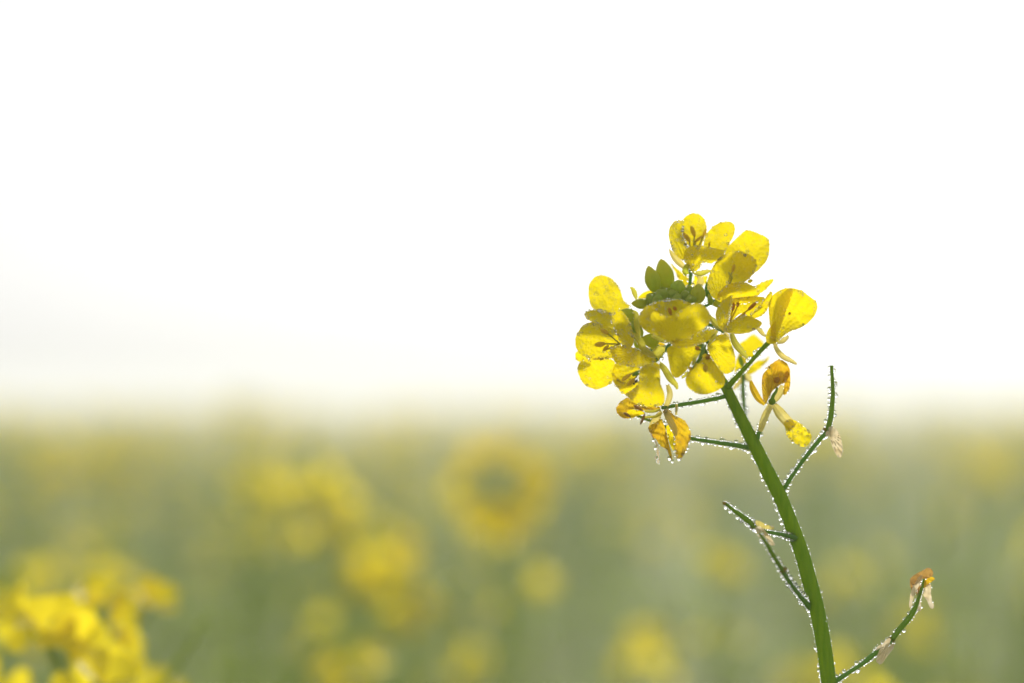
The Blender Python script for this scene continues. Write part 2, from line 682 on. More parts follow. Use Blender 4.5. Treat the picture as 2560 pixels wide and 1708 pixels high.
# lower leaves of this plant (below the picture)
for (z, ang, L) in ((.62, 2.4, .13), (.45, .3, .17), (.30, 4.2, .20), (.18, 1.6, .22)):
    i = min(range(len(spts)), key=lambda k: abs(spts[k].z - z))
    b = spts[i]
    dirv = Vector((math.cos(ang), math.sin(ang), .35))
    side = Vector((-math.sin(ang), math.cos(ang), 0))
    vv, ff = [], []
    for a in range(9):
        t = a / 8
        w = L * .22 * math.sin(math.pi * (.06 + .94 * t) ** .8) + .002
        for q in range(5):
            u = -1 + q * .5
            vv.append(b + dirv * (L * t) + Vector((0, 0, -L * .5 * t * t + abs(u) * .12 * w)) + side * (w * u * (1 + .12 * math.sin(a * 2.3))))
    for a in range(8):
        for q in range(4):
            k = a * 5 + q
            ff.append((k, k + 1, k + 6, k + 5))
    link('leaf', mesh_from('leaf', vv, ff), plant, [M['field_leaf']])

# --- top flower
f1 = flower(*T('A', [(1115, 600)])[0], 7)
petal_obj(f1, T('A', [(1130, 420), (1060, 345), (1030, 260), (1034, 185), (1075, 138), (1140, 112), (1205, 135), (1243, 190), (1250, 250), (1228, 330), (1190, 420)]), 9, .0, -.35, .6, surf=1.0, sr=(.14, .3))
petal_obj(f1, T('A', [(1110, 460), (1080, 520), (1020, 500), (972, 450), (942, 380), (925, 300), (940, 225), (985, 178), (1040, 195), (1042, 300), (1075, 390)]), 4, 1.1, .1, .4, surf=1.6, sr=(.16, .34), er=(.16, .36), edge=1.5)
petal_obj(f1, T('A', [(1225, 410), (1235, 320), (1280, 250), (1350, 200), (1420, 184), (1462, 188), (1492, 230), (1482, 300), (1440, 380), (1395, 450), (1300, 450)]), 7, -.25, -.3, .5, surf=1.0)
petal_obj(f1, T('A', [(1130, 615), (1095, 570), (1060, 510), (1062, 440), (1110, 395), (1200, 388), (1300, 408), (1385, 428), (1402, 452), (1350, 515), (1280, 538), (1215, 530), (1180, 590)]), 1, .1, .7, .8, surf=1.4, center=T('A', [(1180, 465)])[0])
for a, b, w in (((1048, 278), (1112, 362), 40), ((1114, 218), (1152, 318), 38), ((1250, 240), (1212, 330), 26), ((1220, 300), (1146, 362), 26), ((1274, 355), (1270, 405), 18)):
    stamen_obj(f1, (*T('A', [a])[0], 4), (*T('A', [b])[0], 4), w * .293, (*T('A', [(1120, 560)])[0], 7))
strip_obj(f1, T('A', [(1085, 600, 7), (1010, 530, 6), (960, 470, 5), (930, 420, 4)]), 17, 'sepal_pale')
strip_obj(f1, T('A', [(1085, 640, 5), (1068, 610, 3), (1075, 575, 2), (1100, 555, 2)]), 16, 'bud', taper=(.6, 1, .3))
strip_obj(f1, T('A', [(1130, 615, 6), (1190, 628, 5), (1250, 612, 4), (1295, 600, 3)]), 14, 'sepal')
strip_obj(f1, T('A', [(1140, 620, 7), (1190, 655, 9), (1190, 720, 11), (1150, 790, 12)]), 18, 'sepal_pale')
tube_obj(f1, T('A', [(1116, 595, 7, 11), (1112, 660, 7, 9), (1104, 730, 8, 8), (1075, 800, 9, 8)]), dewd=.7)
# a flower turned away behind the buds
fb = flower(*T('A', [(1060, 745)])[0], 14)
petal_obj(fb, T('A', [(935, 535), (985, 575), (1040, 620), (1095, 660), (1096, 735), (1050, 730), (1010, 680), (985, 620)]), 15, .3, -.2, .3, edge=.5)
petal_obj(fb, T('A', [(1150, 640), (1250, 650), (1255, 680), (1220, 730), (1160, 760), (1125, 740), (1140, 680)]), 16, -.2, .2, .3, edge=.4)
tube_obj(fb, T('A', [(1060, 745, 14, 8), (1060, 800, 12, 8), (1060, 850, 9, 8)]), dewd=0)

# --- upper flower beside it
f2 = flower(*T('A', [(1345, 845)])[0], 4)
petal_obj(f2, T('A', [(1400, 445), (1460, 370), (1540, 292), (1590, 257), (1650, 268), (1725, 298), (1765, 322), (1782, 350), (1787, 430), (1768, 505), (1722, 570), (1660, 622), (1590, 660), (1480, 620)]), 9, -.1, -.35, 1.2, surf=.7)
petal_obj(f2, T('A', [(1300, 830), (1262, 770), (1256, 695), (1278, 620), (1318, 545), (1362, 488), (1430, 450), (1520, 434), (1600, 458), (1660, 503), (1678, 555), (1652, 622), (1610, 672), (1550, 715), (1470, 735), (1400, 790), (1350, 850)]), 2, .25, -.15, 1.4, surf=.35, edge=1.8)
petal_obj(f2, T('A', [(1335, 850), (1370, 765), (1440, 715), (1540, 698), (1625, 722), (1684, 760), (1704, 800), (1655, 828), (1520, 842), (1400, 875)]), -1.5, .1, .55, .8, surf=.4, edge=1.2)
petal_obj(f2, T('A', [(1660, 750), (1700, 715), (1760, 690), (1816, 674), (1812, 700), (1770, 745), (1712, 790), (1670, 800)]), 4, -.8, .3, .3, edge=1.6, surf=.6)
stamen_obj(f2, (*T('A', [(1488, 545)])[0], -.3), (*T('A', [(1468, 622)])[0], -.1), 9, (*T('A', [(1400, 790)])[0], 2))
stamen_obj(f2, (*T('A', [(1436, 612)])[0], -.4), (*T('A', [(1472, 672)])[0], -.2), 6, (*T('A', [(1420, 780)])[0], 2), 'sepal')
strip_obj(f2, T('A', [(1350, 850, 6), (1300, 800, 7), (1262, 740, 8), (1245, 690, 9)]), 16, 'bud', edge=.2)
strip_obj(f2, T('A', [(1600, 700, 2), (1625, 690, 1), (1640, 680, 1)]), 8, 'petal', 'petal')
tube_obj(f2, T('A', [(1345, 850, 4, 9), (1300, 870, 5, 8), (1230, 910, 6, 8), (1150, 960, 7, 8)]), dewd=.4)

# --- flower on the sunny side of the head
f3 = flower(*T('A', [(1400, 1110)])[0], -3)
petal_obj(f3, T('A', [(1370, 862), (1480, 838), (1620, 822), (1745, 830), (1720, 862), (1640, 868), (1540, 880), (1450, 900)]), -2, .0, .8, .4, surf=.2, edge=.8)
petal_obj(f3, T('A', [(1430, 900), (1500, 862), (1620, 850), (1735, 845), (1728, 885), (1668, 948), (1615, 1000), (1585, 975), (1540, 968), (1495, 1002), (1445, 1070), (1410, 1085)]), 1.5, -.1, -.2, .4, surf=.15, edge=.4, center=T('A', [(1520, 930)])[0])
petal_obj(f3, T('A', [(1740, 850), (1780, 800), (1808, 782), (1806, 835), (1775, 915), (1720, 985), (1655, 1010), (1620, 990), (1680, 930)]), -2, -.7, .2, .3, edge=1.6, surf=.5)
petal_obj(f3, T('A', [(1385, 1115), (1425, 1065), (1495, 1015), (1570, 985), (1640, 1000), (1700, 1030), (1724, 1050), (1705, 1080), (1640, 1118), (1540, 1142), (1440, 1135)]), -5, -.1, -.5, .6, surf=.6)
petal_obj(f3, T('A', [(1395, 1125), (1345, 1060), (1325, 980), (1348, 905), (1400, 850), (1462, 812), (1462, 870), (1442, 950), (1432, 1030), (1415, 1085)]), -7, 1.1, .1, .4, surf=1.3)
for a, b, w in (((1482, 862), (1470, 952), 34), ((1518, 860), (1512, 915), 32), ((1680, 868), (1596, 944), 32)):
    stamen_obj(f3, (*T('A', [a])[0], -1.5), (*T('A', [b])[0], -1), w * .293, (*T('A', [(1440, 1060)])[0], -2), 'anther_dark', 'petal')
stamen_obj(f3, (*T('A', [(1582, 962)])[0], -3), (*T('A', [(1550, 1000)])[0], -3), 5, None, 'anther_dark')
strip_obj(f3, T('A', [(1390, 1110, -3), (1330, 1060, -1), (1290, 1010, 1), (1280, 985, 2)]), 16, 'sepal')
strip_obj(f3, T('A', [(1460, 1135, 0), (1490, 1220, -3), (1545, 1290, -5), (1600, 1348, -6)]), 17, 'sepal', taper=(.6, 1, .35))
strip_obj(f3, T('A', [(1400, 1130, 0), (1430, 1165, 0), (1445, 1190, 0)]), 10, 'sepal_pale')
strip_obj(f3, T('A', [(1660, 1080, 1), (1700, 1110, 1), (1735, 1150, 1), (1758, 1165, 1)]), 11, 'sepal_pale')
tube_obj(f3, T('A', [(1395, 1120, -3, 9), (1330, 1090, 0, 9), (1260, 1060, 3, 8), (1230, 1110, 5, 8), (1200, 1150, 5, 8)]), dewd=.4)
bud_obj(*T('A', [(1400, 870), (1300, 895)]), 22, 'bud', 1)
bud_obj(*T('A', [(1290, 900), (1268, 800)]), 14, 'bud_small', 3)

# --- tulip-shaped flower on its own stalk
f4 = flower(1924, 855, 0, 'goblet-shaped yellow flower on its own long stalk')
petal_obj(f4, T('A', [(1808, 1205), (1800, 1100), (1810, 1000), (1830, 880), (1860, 810), (1940, 752), (2050, 768), (2122, 822), (2186, 868), (2194, 930), (2152, 1010), (2062, 1082), (1960, 1122), (1890, 1172), (1850, 1215)]), 0, -.25, .1, 3.2, 1.3, surf=.3, edge=1.6, center=T('A', [(1975, 960)])[0])
petal_obj(f4, T('A', [(1800, 1200), (1795, 1110), (1782, 1000), (1778, 900), (1800, 832), (1850, 782), (1930, 752), (1985, 770), (1960, 860), (1920, 960), (1890, 1060), (1860, 1140), (1835, 1200)]), -3.5, .7, .1, .6, .6, surf=.05, edge=.6)
petal_obj(f4, T('A', [(1770, 1222), (1752, 1170), (1775, 1105), (1805, 1070), (1838, 1030), (1842, 1100), (1838, 1170), (1830, 1222)]), -4.5, .5, .0, .5, .2, edge=.15)
stamen_obj(f4, (*T('A', [(1955, 955)])[0], -1.2), (*T('A', [(1958, 980)])[0], -1.2), 7, None, 'anther_dark')
stamen_obj(f4, (*T('A', [(1862, 950)])[0], -1.4), (*T('A', [(1890, 1010)])[0], -.8), 6, (*T('A', [(1830, 1190)])[0], 0), 'anther')
strip_obj(f4, T('A', [(1850, 1220, 1), (1890, 1205, 2), (1925, 1180, 2), (1950, 1160, 2)]), 13, 'sepal_pale')
strip_obj(f4, T('A', [(1825, 1215, -1), (1850, 1280, -2), (1900, 1335, -2), (1965, 1370, -1), (2018, 1400, 0)]), 13, 'sepal_pale', cup=.4, taper=(.6, 1, .3))
strip_obj(f4, T('A', [(1842, 1165, -3), (1834, 1195, -2.6), (1826, 1215, -2)]), 5, 'bud', edge=0)
tube_obj(f4, [(1923, 855, 0, 13), (1895, 884, 0, 11), (1856, 927, 0, 12), (1826, 960, 0, 15), (1818, 972, 0, 16)], dewd=.8, mat='stem')

# --- big flower in the middle, facing the viewer
f5 = flower(*T('A', [(960, 1210)])[0], -6)
petal_obj(f5, T('A', [(700, 990), (740, 905), (850, 864), (990, 849), (1070, 868), (1130, 895), (1080, 960), (960, 1010), (820, 1010)]), -6, .0, -.5, .8, .5, surf=.5, edge=1.6, er=(.14, .32))
petal_obj(f5, T('A', [(668, 1015), (690, 955), (740, 905), (800, 912), (842, 940), (840, 1040), (900, 1150), (800, 1152), (722, 1112), (682, 1065)]), -9, .5, .1, .6, surf=1.0)
petal_obj(f5, T('A', [(930, 1215), (850, 1160), (785, 1085), (768, 1005), (800, 950), (880, 985), (960, 985), (1040, 935), (1110, 892), (1190, 878), (1242, 918), (1282, 970), (1287, 1022), (1240, 1085), (1188, 1125), (1100, 1165), (1000, 1215)]), -13, -.1, .45, 1.2, .6, surf=.25, edge=1.0, center=T('A', [(1030, 1050)])[0])
stamen_obj(f5, (*T('A', [(926, 915)])[0], -10.5), (*T('A', [(948, 985)])[0], -10.5), 9, None, 'anther_dark')
stamen_obj(f5, (*T('A', [(966, 908)])[0], -10.5), (*T('A', [(992, 942)])[0], -10.5), 9, None, 'anther_dark')
strip_obj(f5, T('C', [(1230, 850, -4), (1290, 900, -5), (1300, 1080, -5), (1340, 1290, -5)]), 15, 'sepal', taper=(.5, 1, .5), edge=.2)
strip_obj(f5, T('C', [(1550, 1290, -7), (1650, 1310, -8), (1780, 1370, -9), (1880, 1390, -9)]), 14, 'sepal', edge=.2)
strip_obj(f5, T('C', [(1230, 1260, -6), (1330, 1340, -8), (1400, 1440, -8), (1400, 1540, -8)]), 17, 'sepal', taper=(.6, 1, .4), edge=.2)
tube_obj(f5, T('A', [(960, 1210, -6, 9), (1000, 1225, 0, 8), (1080, 1200, 4, 8), (1180, 1130, 6, 8)]), dewd=.3)

# --- left flower, with a separate round petal above it
f6 = flower(*T('A', [(640, 1310)])[0], 0)
petal_obj(f6, T('A', [(242, 790), (250, 720), (298, 656), (360, 639), (432, 668), (490, 728), (522, 790), (545, 860), (600, 915), (560, 950), (500, 960), (430, 985), (390, 970), (300, 940), (256, 880)]), 9, .1, -.2, .8, .5, surf=1.1, sr=(.16, .34), er=(.14, .34))
f6['label'] = 'large dewy yellow flower on the shaded side of the head'
petal_obj(f6, T('A', [(210, 985), (250, 944), (330, 940), (440, 968), (490, 1030), (470, 1110), (400, 1110), (330, 1065), (255, 1030)]), 3, .1, -.6, .3, .5, surf=1.0, edge=1.8, er=(.14, .34), sr=(.16, .34))
petal_obj(f6, T('A', [(128, 1210), (148, 1135), (195, 1075), (260, 1043), (340, 1050), (420, 1085), (490, 1130), (530, 1250), (500, 1340), (400, 1352), (290, 1362), (205, 1332), (150, 1285)]), -2, .3, .1, .8, .5, surf=.9, edge=1.5, er=(.16, .4), sr=(.14, .32))
petal_obj(f6, T('A', [(440, 1000), (470, 948), (520, 944), (572, 998), (602, 1060), (622, 1130), (634, 1195), (610, 1250), (550, 1265), (505, 1180), (462, 1090)]), -5, -.6, .0, .4, surf=1.3, edge=1.4)
petal_obj(f6, T('A', [(428, 1262), (500, 1243), (600, 1256), (700, 1288), (780, 1338), (824, 1370), (730, 1412), (640, 1428), (560, 1414), (480, 1394), (442, 1325)]), -7, .3, -.7, .4, surf=1.2, edge=1.2)
petal_obj(f6, T('D', [(210, 440), (215, 560), (300, 600), (430, 560), (520, 540), (400, 460), (300, 420)]), 2, .1, .2, .2, edge=1.0)
petal_obj(f6, T('D', [(270, 630), (248, 780), (308, 940), (420, 1042), (560, 1092), (720, 1052), (856, 962), (900, 800), (900, 600), (720, 530), (440, 545)]), 0, .1, .3, .7, surf=.7, edge=1.2)
for a, b, w in (((535, 305), (745, 280), 95), ((645, 25), (800, 110), 80), ((800, 300), (690, 420), 60)):
    stamen_obj(f6, (*T('D', [a])[0], -5.5), (*T('D', [b])[0], -5), w * .14, (*T('D', [(1000, 290)])[0], -2))
strip_obj(f6, T('A', [(650, 850, 6), (640, 810, 6), (622, 765, 6), (596, 742, 6)]), 13, 'sepal', edge=.2)
strip_obj(f6, T('A', [(670, 845, 12), (720, 815, 12), (770, 795, 12), (800, 790, 12)]), 17, 'petal', 'petal', edge=.2, taper=(.5, 1, .5))
strip_obj(f6, T('A', [(640, 1170, -4), (690, 1230, -6), (720, 1290, -7), (815, 1335, -8)]), 15, 'sepal', taper=(.6, 1, .3), edge=.4)
strip_obj(f6, T('D', [(1500, 340, 6), (1600, 300, 6), (1700, 290, 6), (1790, 310, 6)]), 14, 'petal_wilted', 'petal', edge=.2, taper=(.4, 1, .5))
tube_obj(f6, T('A', [(640, 1300, 0, 9), (720, 1290, 3, 8), (800, 1278, 5, 9), (880, 1270, 6, 9), (1000, 1240, 6, 9), (1120, 1190, 6, 9)]), dewd=.3)

# --- lowest fresh flower on the left
f8 = flower(*T('D', [(1630, 590)])[0], -5)
petal_obj(f8, T('D', [(920, 640), (1100, 650), (1280, 690), (1365, 725), (1345, 790), (1270, 880), (1150, 960), (1000, 985), (900, 960), (862, 800)]), -3, .1, -.4, .5, surf=.8, edge=.3)
petal_obj(f8, T('D', [(860, 800), (900, 880), (1000, 950), (1160, 960), (1340, 960), (1300, 1110), (1200, 1200), (1120, 1200), (1000, 1135), (972, 1080), (892, 985), (860, 900)]), -7, .1, .5, .5, surf=.4)
petal_obj(f8, T('D', [(1350, 760), (1400, 690), (1520, 640), (1640, 615), (1695, 650), (1712, 800), (1722, 1000), (1780, 1150), (1792, 1300), (1742, 1382), (1560, 1402), (1380, 1384), (1240, 1325), (1150, 1235), (1105, 1165), (1220, 1110), (1320, 1000), (1340, 880)]), -10, -.2, .2, .9, .6, surf=.9, edge=1.4, center=T('D', [(1480, 1060)])[0])
for a, b, w in (((1015, 950), (1195, 818), 75), ((1125, 1030), (1270, 895), 80)):
    stamen_obj(f8, (*T('D', [a])[0], -9), (*T('D', [b])[0], -8.5), w * .14, (*T('D', [(1400, 740)])[0], -5))
stamen_obj(f8, (*T('D', [(1210, 860)])[0], -8), (*T('D', [(1365, 765)])[0], -8), 9, (*T('D', [(1480, 690)])[0], -6), 'pod')
strip_obj(f8, T('D', [(1690, 640, -5), (1780, 720, -6), (1890, 900, -7), (1990, 1010, -7), (2015, 1095, -7)]), 17, 'sepal', cup=.4, taper=(.7, 1, .3))
strip_obj(f8, T('D', [(1405, 320, -4), (1470, 410, -6), (1550, 470, -7), (1600, 500, -7)]), 15, 'sepal_pale', taper=(.5, 1, .6))
strip_obj(f8, T('D', [(1630, 590, -5), (1640, 480, -4), (1720, 400, -4), (1800, 390, -4)]), 26, 'sepal', taper=(.6, 1, .5))
strip_obj(f8, T('D', [(1590, 620, -6), (1630, 590, -6), (1655, 560, -6)]), 9, 'stalk', edge=0)
tube_obj(f8, T('D', [(1630, 590, -5, 9), (1740, 470, -1, 9), (1850, 330, 2, 9), (1900, 260, 4, 9)]), dewd=.3)

# --- front lower flower, round petals
f9 = flower(*T('G', [(770, 400)])[0], -4)
petal_obj(f9, T('G', [(120, 395), (300, 330), (500, 262), (720, 180), (880, 168), (968, 198), (905, 262), (835, 335), (705, 415), (520, 470), (330, 500), (190, 480)]), -9, .3, -.7, .3, surf=.9, edge=.9)
petal_obj(f9, T('G', [(58, 500), (180, 455), (330, 450), (540, 450), (660, 500), (640, 600), (520, 710), (440, 850), (310, 990), (205, 1032), (130, 962), (90, 780), (60, 620)]), -7, .4, -.1, .7, surf=.12, edge=.5)
petal_obj(f9, T('G', [(770, 440), (870, 340), (990, 262), (1085, 255), (1182, 380), (1244, 550), (1272, 700), (1262, 850), (1182, 942), (1060, 955), (955, 830), (860, 690), (790, 560)]), -5, -.3, .1, .6, surf=.8, edge=1.0)
petal_obj(f9, T('G', [(640, 700), (720, 600), (800, 660), (880, 725), (965, 850), (1062, 965), (1092, 1080), (1050, 1182), (905, 1282), (750, 1324), (600, 1312), (480, 1252), (402, 1162), (385, 1050), (430, 932), (530, 822)]), -10, .0, .3, .7, surf=1.2, edge=1.6, er=(.1, .2), sr=(.1, .22))
for a, b, w, mt in (((560, 470), (625, 540), 80, 'anther_dark'), ((740, 620), (825, 700), 100, 'anther_dark'), ((735, 790), (740, 935), 90, 'anther'), ((440, 840), (500, 890), 70, 'anther')):
    stamen_obj(f9, (*T('G', [a])[0], -12), (*T('G', [b])[0], -12), w * .14, (*T('G', [(730, 520)])[0], -8), mt, 'pod')
o = tube_obj(f9, T('G', [(730, 440, -7, 9), (690, 560, -10, 10), (640, 690, -12, 9), (600, 760, -12, 6)]), 'pistil', 'pod', n=10, dewd=0)
strip_obj(f9, T('G', [(620, 620, -11), (560, 680, -11), (520, 770, -11), (490, 820, -11)]), 9, 'sepal', edge=.3)
strip_obj(f9, T('G', [(425, 925, -6), (370, 980, -6), (315, 1045, -6)]), 9, 'sepal', edge=.3)
strip_obj(f9, T('G', [(800, 430, -6), (840, 370, -7), (900, 270, -8), (960, 200, -8)]), 10, 'sepal', edge=.6)
tube_obj(f9, T('G', [(770, 400, -4, 9), (860, 260, 0, 9), (960, 130, 4, 9), (880, 60, 6, 9)]), dewd=.3)
# a fine stalk crossing the gap under the middle flower
tube_obj(f9, T('E', [(1350, 1340, 7, 7), (1450, 1230, 7, 7), (1560, 1090, 7, 7)]), 'pedicel', dewd=.3)

# --- flower behind the stem, a little out of focus
f10 = flower(1858, 930, 22)
petal_obj(f10, T('G', [(1330, 560), (1350, 420), (1450, 350), (1590, 255), (1720, 345), (1785, 430), (1720, 560), (1580, 690), (1450, 790), (1370, 800)]), 24, .2, -.2, .8, edge=.8)
petal_obj(f10, T('G', [(1250, 900), (1270, 760), (1340, 620), (1420, 720), (1430, 830), (1350, 900), (1290, 945)]), 21, .2, .2, .4, edge=.6)
petal_obj(f10, T('G', [(1470, 930), (1560, 800), (1690, 720), (1790, 715), (1875, 645), (1840, 740), (1730, 840), (1620, 930), (1530, 970)]), 22, -.2, -.2, .4, edge=.6)
strip_obj(f10, T('G', [(1400, 960, 22), (1340, 1090, 22), (1280, 1180, 22), (1220, 1250, 22)]), 14, 'sepal_pale')
strip_obj(f10, T('G', [(1450, 950, 22), (1500, 1040, 22), (1540, 1110, 22)]), 18, 'sepal_pale')
strip_obj(f10, T('G', [(1400, 840, 19), (1370, 740, 19), (1350, 640, 19)]), 12, 'stalk', edge=0)
tube_obj(f10, [(1858, 930, 22, 9), (1858, 975, 22, 9), (1861, 1030, 20, 9), (1866, 1075, 10, 9), (1870, 1095, 3, 9)], dewd=1.3)

# --- wilted flower below the goblet one
f11 = flower(*T('I', [(610, 700)])[0], 0, 'wilted orange-yellow flower with crumpled drooping petals')
petal_obj(f11, T('I', [(490, 640), (475, 540), (474, 440), (482, 330), (550, 240), (640, 145), (720, 108), (800, 140), (852, 202), (872, 300), (850, 350), (800, 430), (740, 450), (680, 500), (625, 545), (570, 640), (525, 735)]), -3, .2, .0, 1.4, .7, 'petal_wilted', edge=.7, wr=.35, center=T('I', [(650, 330)])[0])
petal_obj(f11, T('I', [(800, 270), (850, 250), (872, 340), (872, 450), (856, 520), (805, 600), (770, 580), (790, 450)]), -1, -.5, .0, .5, .4, 'petal_wilted', edge=.4, wr=.3)
petal_obj(f11, T('I', [(560, 200), (690, 150), (800, 180), (820, 300), (740, 420), (640, 440), (560, 360)]), 2, .0, .0, .8, .6, 'petal_wilted', edge=0, wr=.4)
strip_obj(f11, T('I', [(650, 690, 0), (700, 610, 0), (750, 520, 0), (770, 470, 0)]), 18, 'sepal_pale', 'petal', edge=0, taper=(.6, 1, .8))
strip_obj(f11, T('I', [(515, 735, -2), (430, 660, -2), (370, 560, -1), (335, 480, 0), (318, 400, 1)]), 17, 'petal_wilted', taper=(.5, 1, .3), edge=.2)
strip_obj(f11, T('I', [(605, 735, -2), (540, 850, -2), (490, 970, -2), (445, 1115, -2)]), 18, 'sepal_pale', taper=(.8, 1, .6), edge=.3)
petal_obj(f11, T('I', [(780, 985), (880, 940), (985, 988), (1085, 1060), (1152, 1132), (1168, 1200), (1135, 1282), (1060, 1332), (980, 1302), (900, 1252), (830, 1182), (796, 1060)]), -3, .1, .1, .7, .4, 'petal', surf=2.0, edge=1.8, wr=.12)
strip_obj(f11, T('I', [(640, 735, -1), (700, 820, -2), (760, 900, -3), (850, 1000, -3), (900, 1060, -3)]), 27, 'sepal_pale', 'petal', taper=(.5, 1, .9), edge=.2)
v, f = ellipsoid_geo(P(*T('I', [(560, 690)])[0], -2), P(*T('I', [(672, 700)])[0], -2), 18 * MMPX)
link('receptacle', mesh_from('receptacle', v, f), f11, [M['pod']])
tube_obj(f11, T('I', [(610, 720, -2.5, 10), (630, 620, -3.5, 9), (670, 560, -3.5, 7), (690, 500, -3, 5)]), 'pistil', 'pod', n=10, dewd=0)
stamen_obj(f11, (*T('I', [(650, 430)])[0], -5), (*T('I', [(720, 360)])[0], -4), 15, None, 'anther_dark')
tube_obj(f11, [(1929, 1006, 0, 9), (1915, 1040, 0, 10), (1898, 1080, 0, 11), (1891, 1104, 0, 13), (1886, 1112, 1, 13)], dewd=1.2)

# --- wilted flower hanging on the other side
f12 = flower(*T('H', [(1110, 510)])[0], -2, 'wilted flower hanging in dry orange shreds from a thin stalk')
petal_obj(f12, T('H', [(288, 540), (330, 430), (400, 362), (480, 318), (580, 340), (680, 430), (820, 470), (1000, 470), (1080, 490), (1050, 525), (840, 545), (700, 535), (600, 520), (520, 560), (450, 640), (350, 640)]), -1, .2, -.4, .8, .4, 'petal_wilted', edge=.5, wr=.3, center=T('H', [(530, 460)])[0])
petal_obj(f12, T('H', [(300, 560), (420, 590), (560, 560), (720, 545), (800, 600), (680, 640), (560, 684), (420, 684), (340, 632)]), -4, .2, .4, .4, .4, 'petal_wilted', edge=.5, wr=.2)
petal_obj(f12, T('H', [(470, 600), (540, 530), (680, 542), (785, 600), (665, 642), (580, 672)]), -6, .0, .3, .3, .3, 'petal', edge=.1)
for a, b, w, mt in (((590, 445), (775, 555), 55, 'petal_brown'), ((420, 580), (550, 665), 55, 'petal_brown'), ((805, 600), (715, 805), 50, 'petal_brown')):
    stamen_obj(f12, (*T('H', [a])[0], -7), (*T('H', [b])[0], -7), w * .14, None, mt)
strip_obj(f12, T('H', [(800, 560, -6), (900, 565, -5), (1000, 550, -4), (1080, 520, -2)]), 7, 'sepal', 'stamen', edge=.1, taper=(.8, 1, .8))
strip_obj(f12, T('H', [(800, 665, -6), (900, 665, -5), (1030, 640, -4), (1110, 580, -2)]), 7, 'sepal', 'stamen', edge=.1, taper=(.8, 1, .8))
strip_obj(f12, T('H', [(1165, 490, -2), (1215, 380, -3), (1245, 240, -3), (1200, 90, -2)]), 15, 'sepal_pale', taper=(.7, 1, .5), edge=.3)
strip_obj(f12, T('H', [(1365, 430, -3), (1362, 520, -3), (1355, 625, -3)]), 6, 'sepal_pale', 'stamen', edge=.3, taper=(1, 1, .8))
petal_obj(f12, T('H', [(1085, 545), (1090, 640), (1040, 740), (960, 800), (890, 840), (870, 820), (930, 690), (1010, 600)]), -2, .0, .3, .4, .3, 'sepal_pale', edge=.1)
petal_obj(f12, T('H', [(865, 835), (1000, 755), (1085, 695), (1160, 850), (1195, 1000), (1245, 1200), (1292, 1390), (1270, 1445), (1222, 1310), (1170, 1225), (1080, 1180), (1000, 1060), (930, 980)]), -4, .2, .1, .8, .8, 'petal_wilted', edge=.5, wr=.4, center=T('H', [(1090, 960)])[0])
petal_obj(f12, T('H', [(1180, 850), (1235, 815), (1330, 1000), (1345, 1260), (1280, 1225), (1225, 1080)]), -1, .1, .0, .4, .4, 'petal', edge=.3, wr=.2)
petal_obj(f12, T('H', [(1140, 525), (1225, 540), (1335, 640), (1445, 688), (1535, 760), (1602, 880), (1622, 980), (1582, 1130), (1502, 1320), (1440, 1402), (1372, 1400), (1338, 1250), (1330, 1000), (1250, 800), (1155, 650)]), -4, -.2, .1, 1.0, .6, 'petal_wilted', surf=.15, edge=1.6, er=(.16, .34), wr=.25, center=T('H', [(1430, 960)])[0])
strip_obj(f12, T('H', [(1150, 540, -5), (1240, 720, -6), (1320, 870, -6), (1345, 1000, -5)]), 17, 'sepal_pale', 'petal', taper=(.6, 1, .4), edge=.1)
strip_obj(f12, T('H', [(865, 840, -3), (930, 960, -3), (960, 1050, -3)]), 9, 'petal_brown', 'petal', edge=0)
strip_obj(f12, T('H', [(985, 1080, -3), (1020, 1200, -3), (1030, 1350, -3), (1035, 1490, -3)]), 6, 'petal_dry', 'petal', edge=1.0, taper=(.6, 1, .8))
for x, y, r in ((950, 1075, .45), (985, 1215, .5), (1008, 1390, .5), (1035, 1450, .5), (1240, 1395, .6), (1290, 1455, .42), (1410, 1405, .55), (1590, 1110, .45), (1565, 1215, .4), (1535, 1270, .38), (1475, 1320, .36)):
    q = T('H', [(x, y)])[0]
    dew(P(q[0], q[1], -4.5), r * .001, Vector((0, 0, 1)), 1.2)
tube_obj(f12, [(1654, 1020, -2, 9), (1700, 1012, -1, 10), (1757, 1003, 0, 10), (1808, 992, 0, 11), (1822, 988, 1, 12)], dewd=1.2)

# --- young pod whose stalk passes behind the wilted flower
pod_a = empty('seed_pod', P(1729, 1096, 2), plant)
tube_obj(pod_a, [(1590, 1038, 5, 5), (1612, 1046, 5, 8), (1660, 1065, 4, 9), (1695, 1086, 3, 9), (1729, 1096, 2, 9)], 'pod', 'pod', dewd=1.3)
tube_obj(pod_a, [(1729, 1096, 2, 9), (1770, 1103, 1, 10), (1820, 1110, 0, 11), (1862, 1117, 0, 13), (1876, 1120, 1, 14)], dewd=1.6)

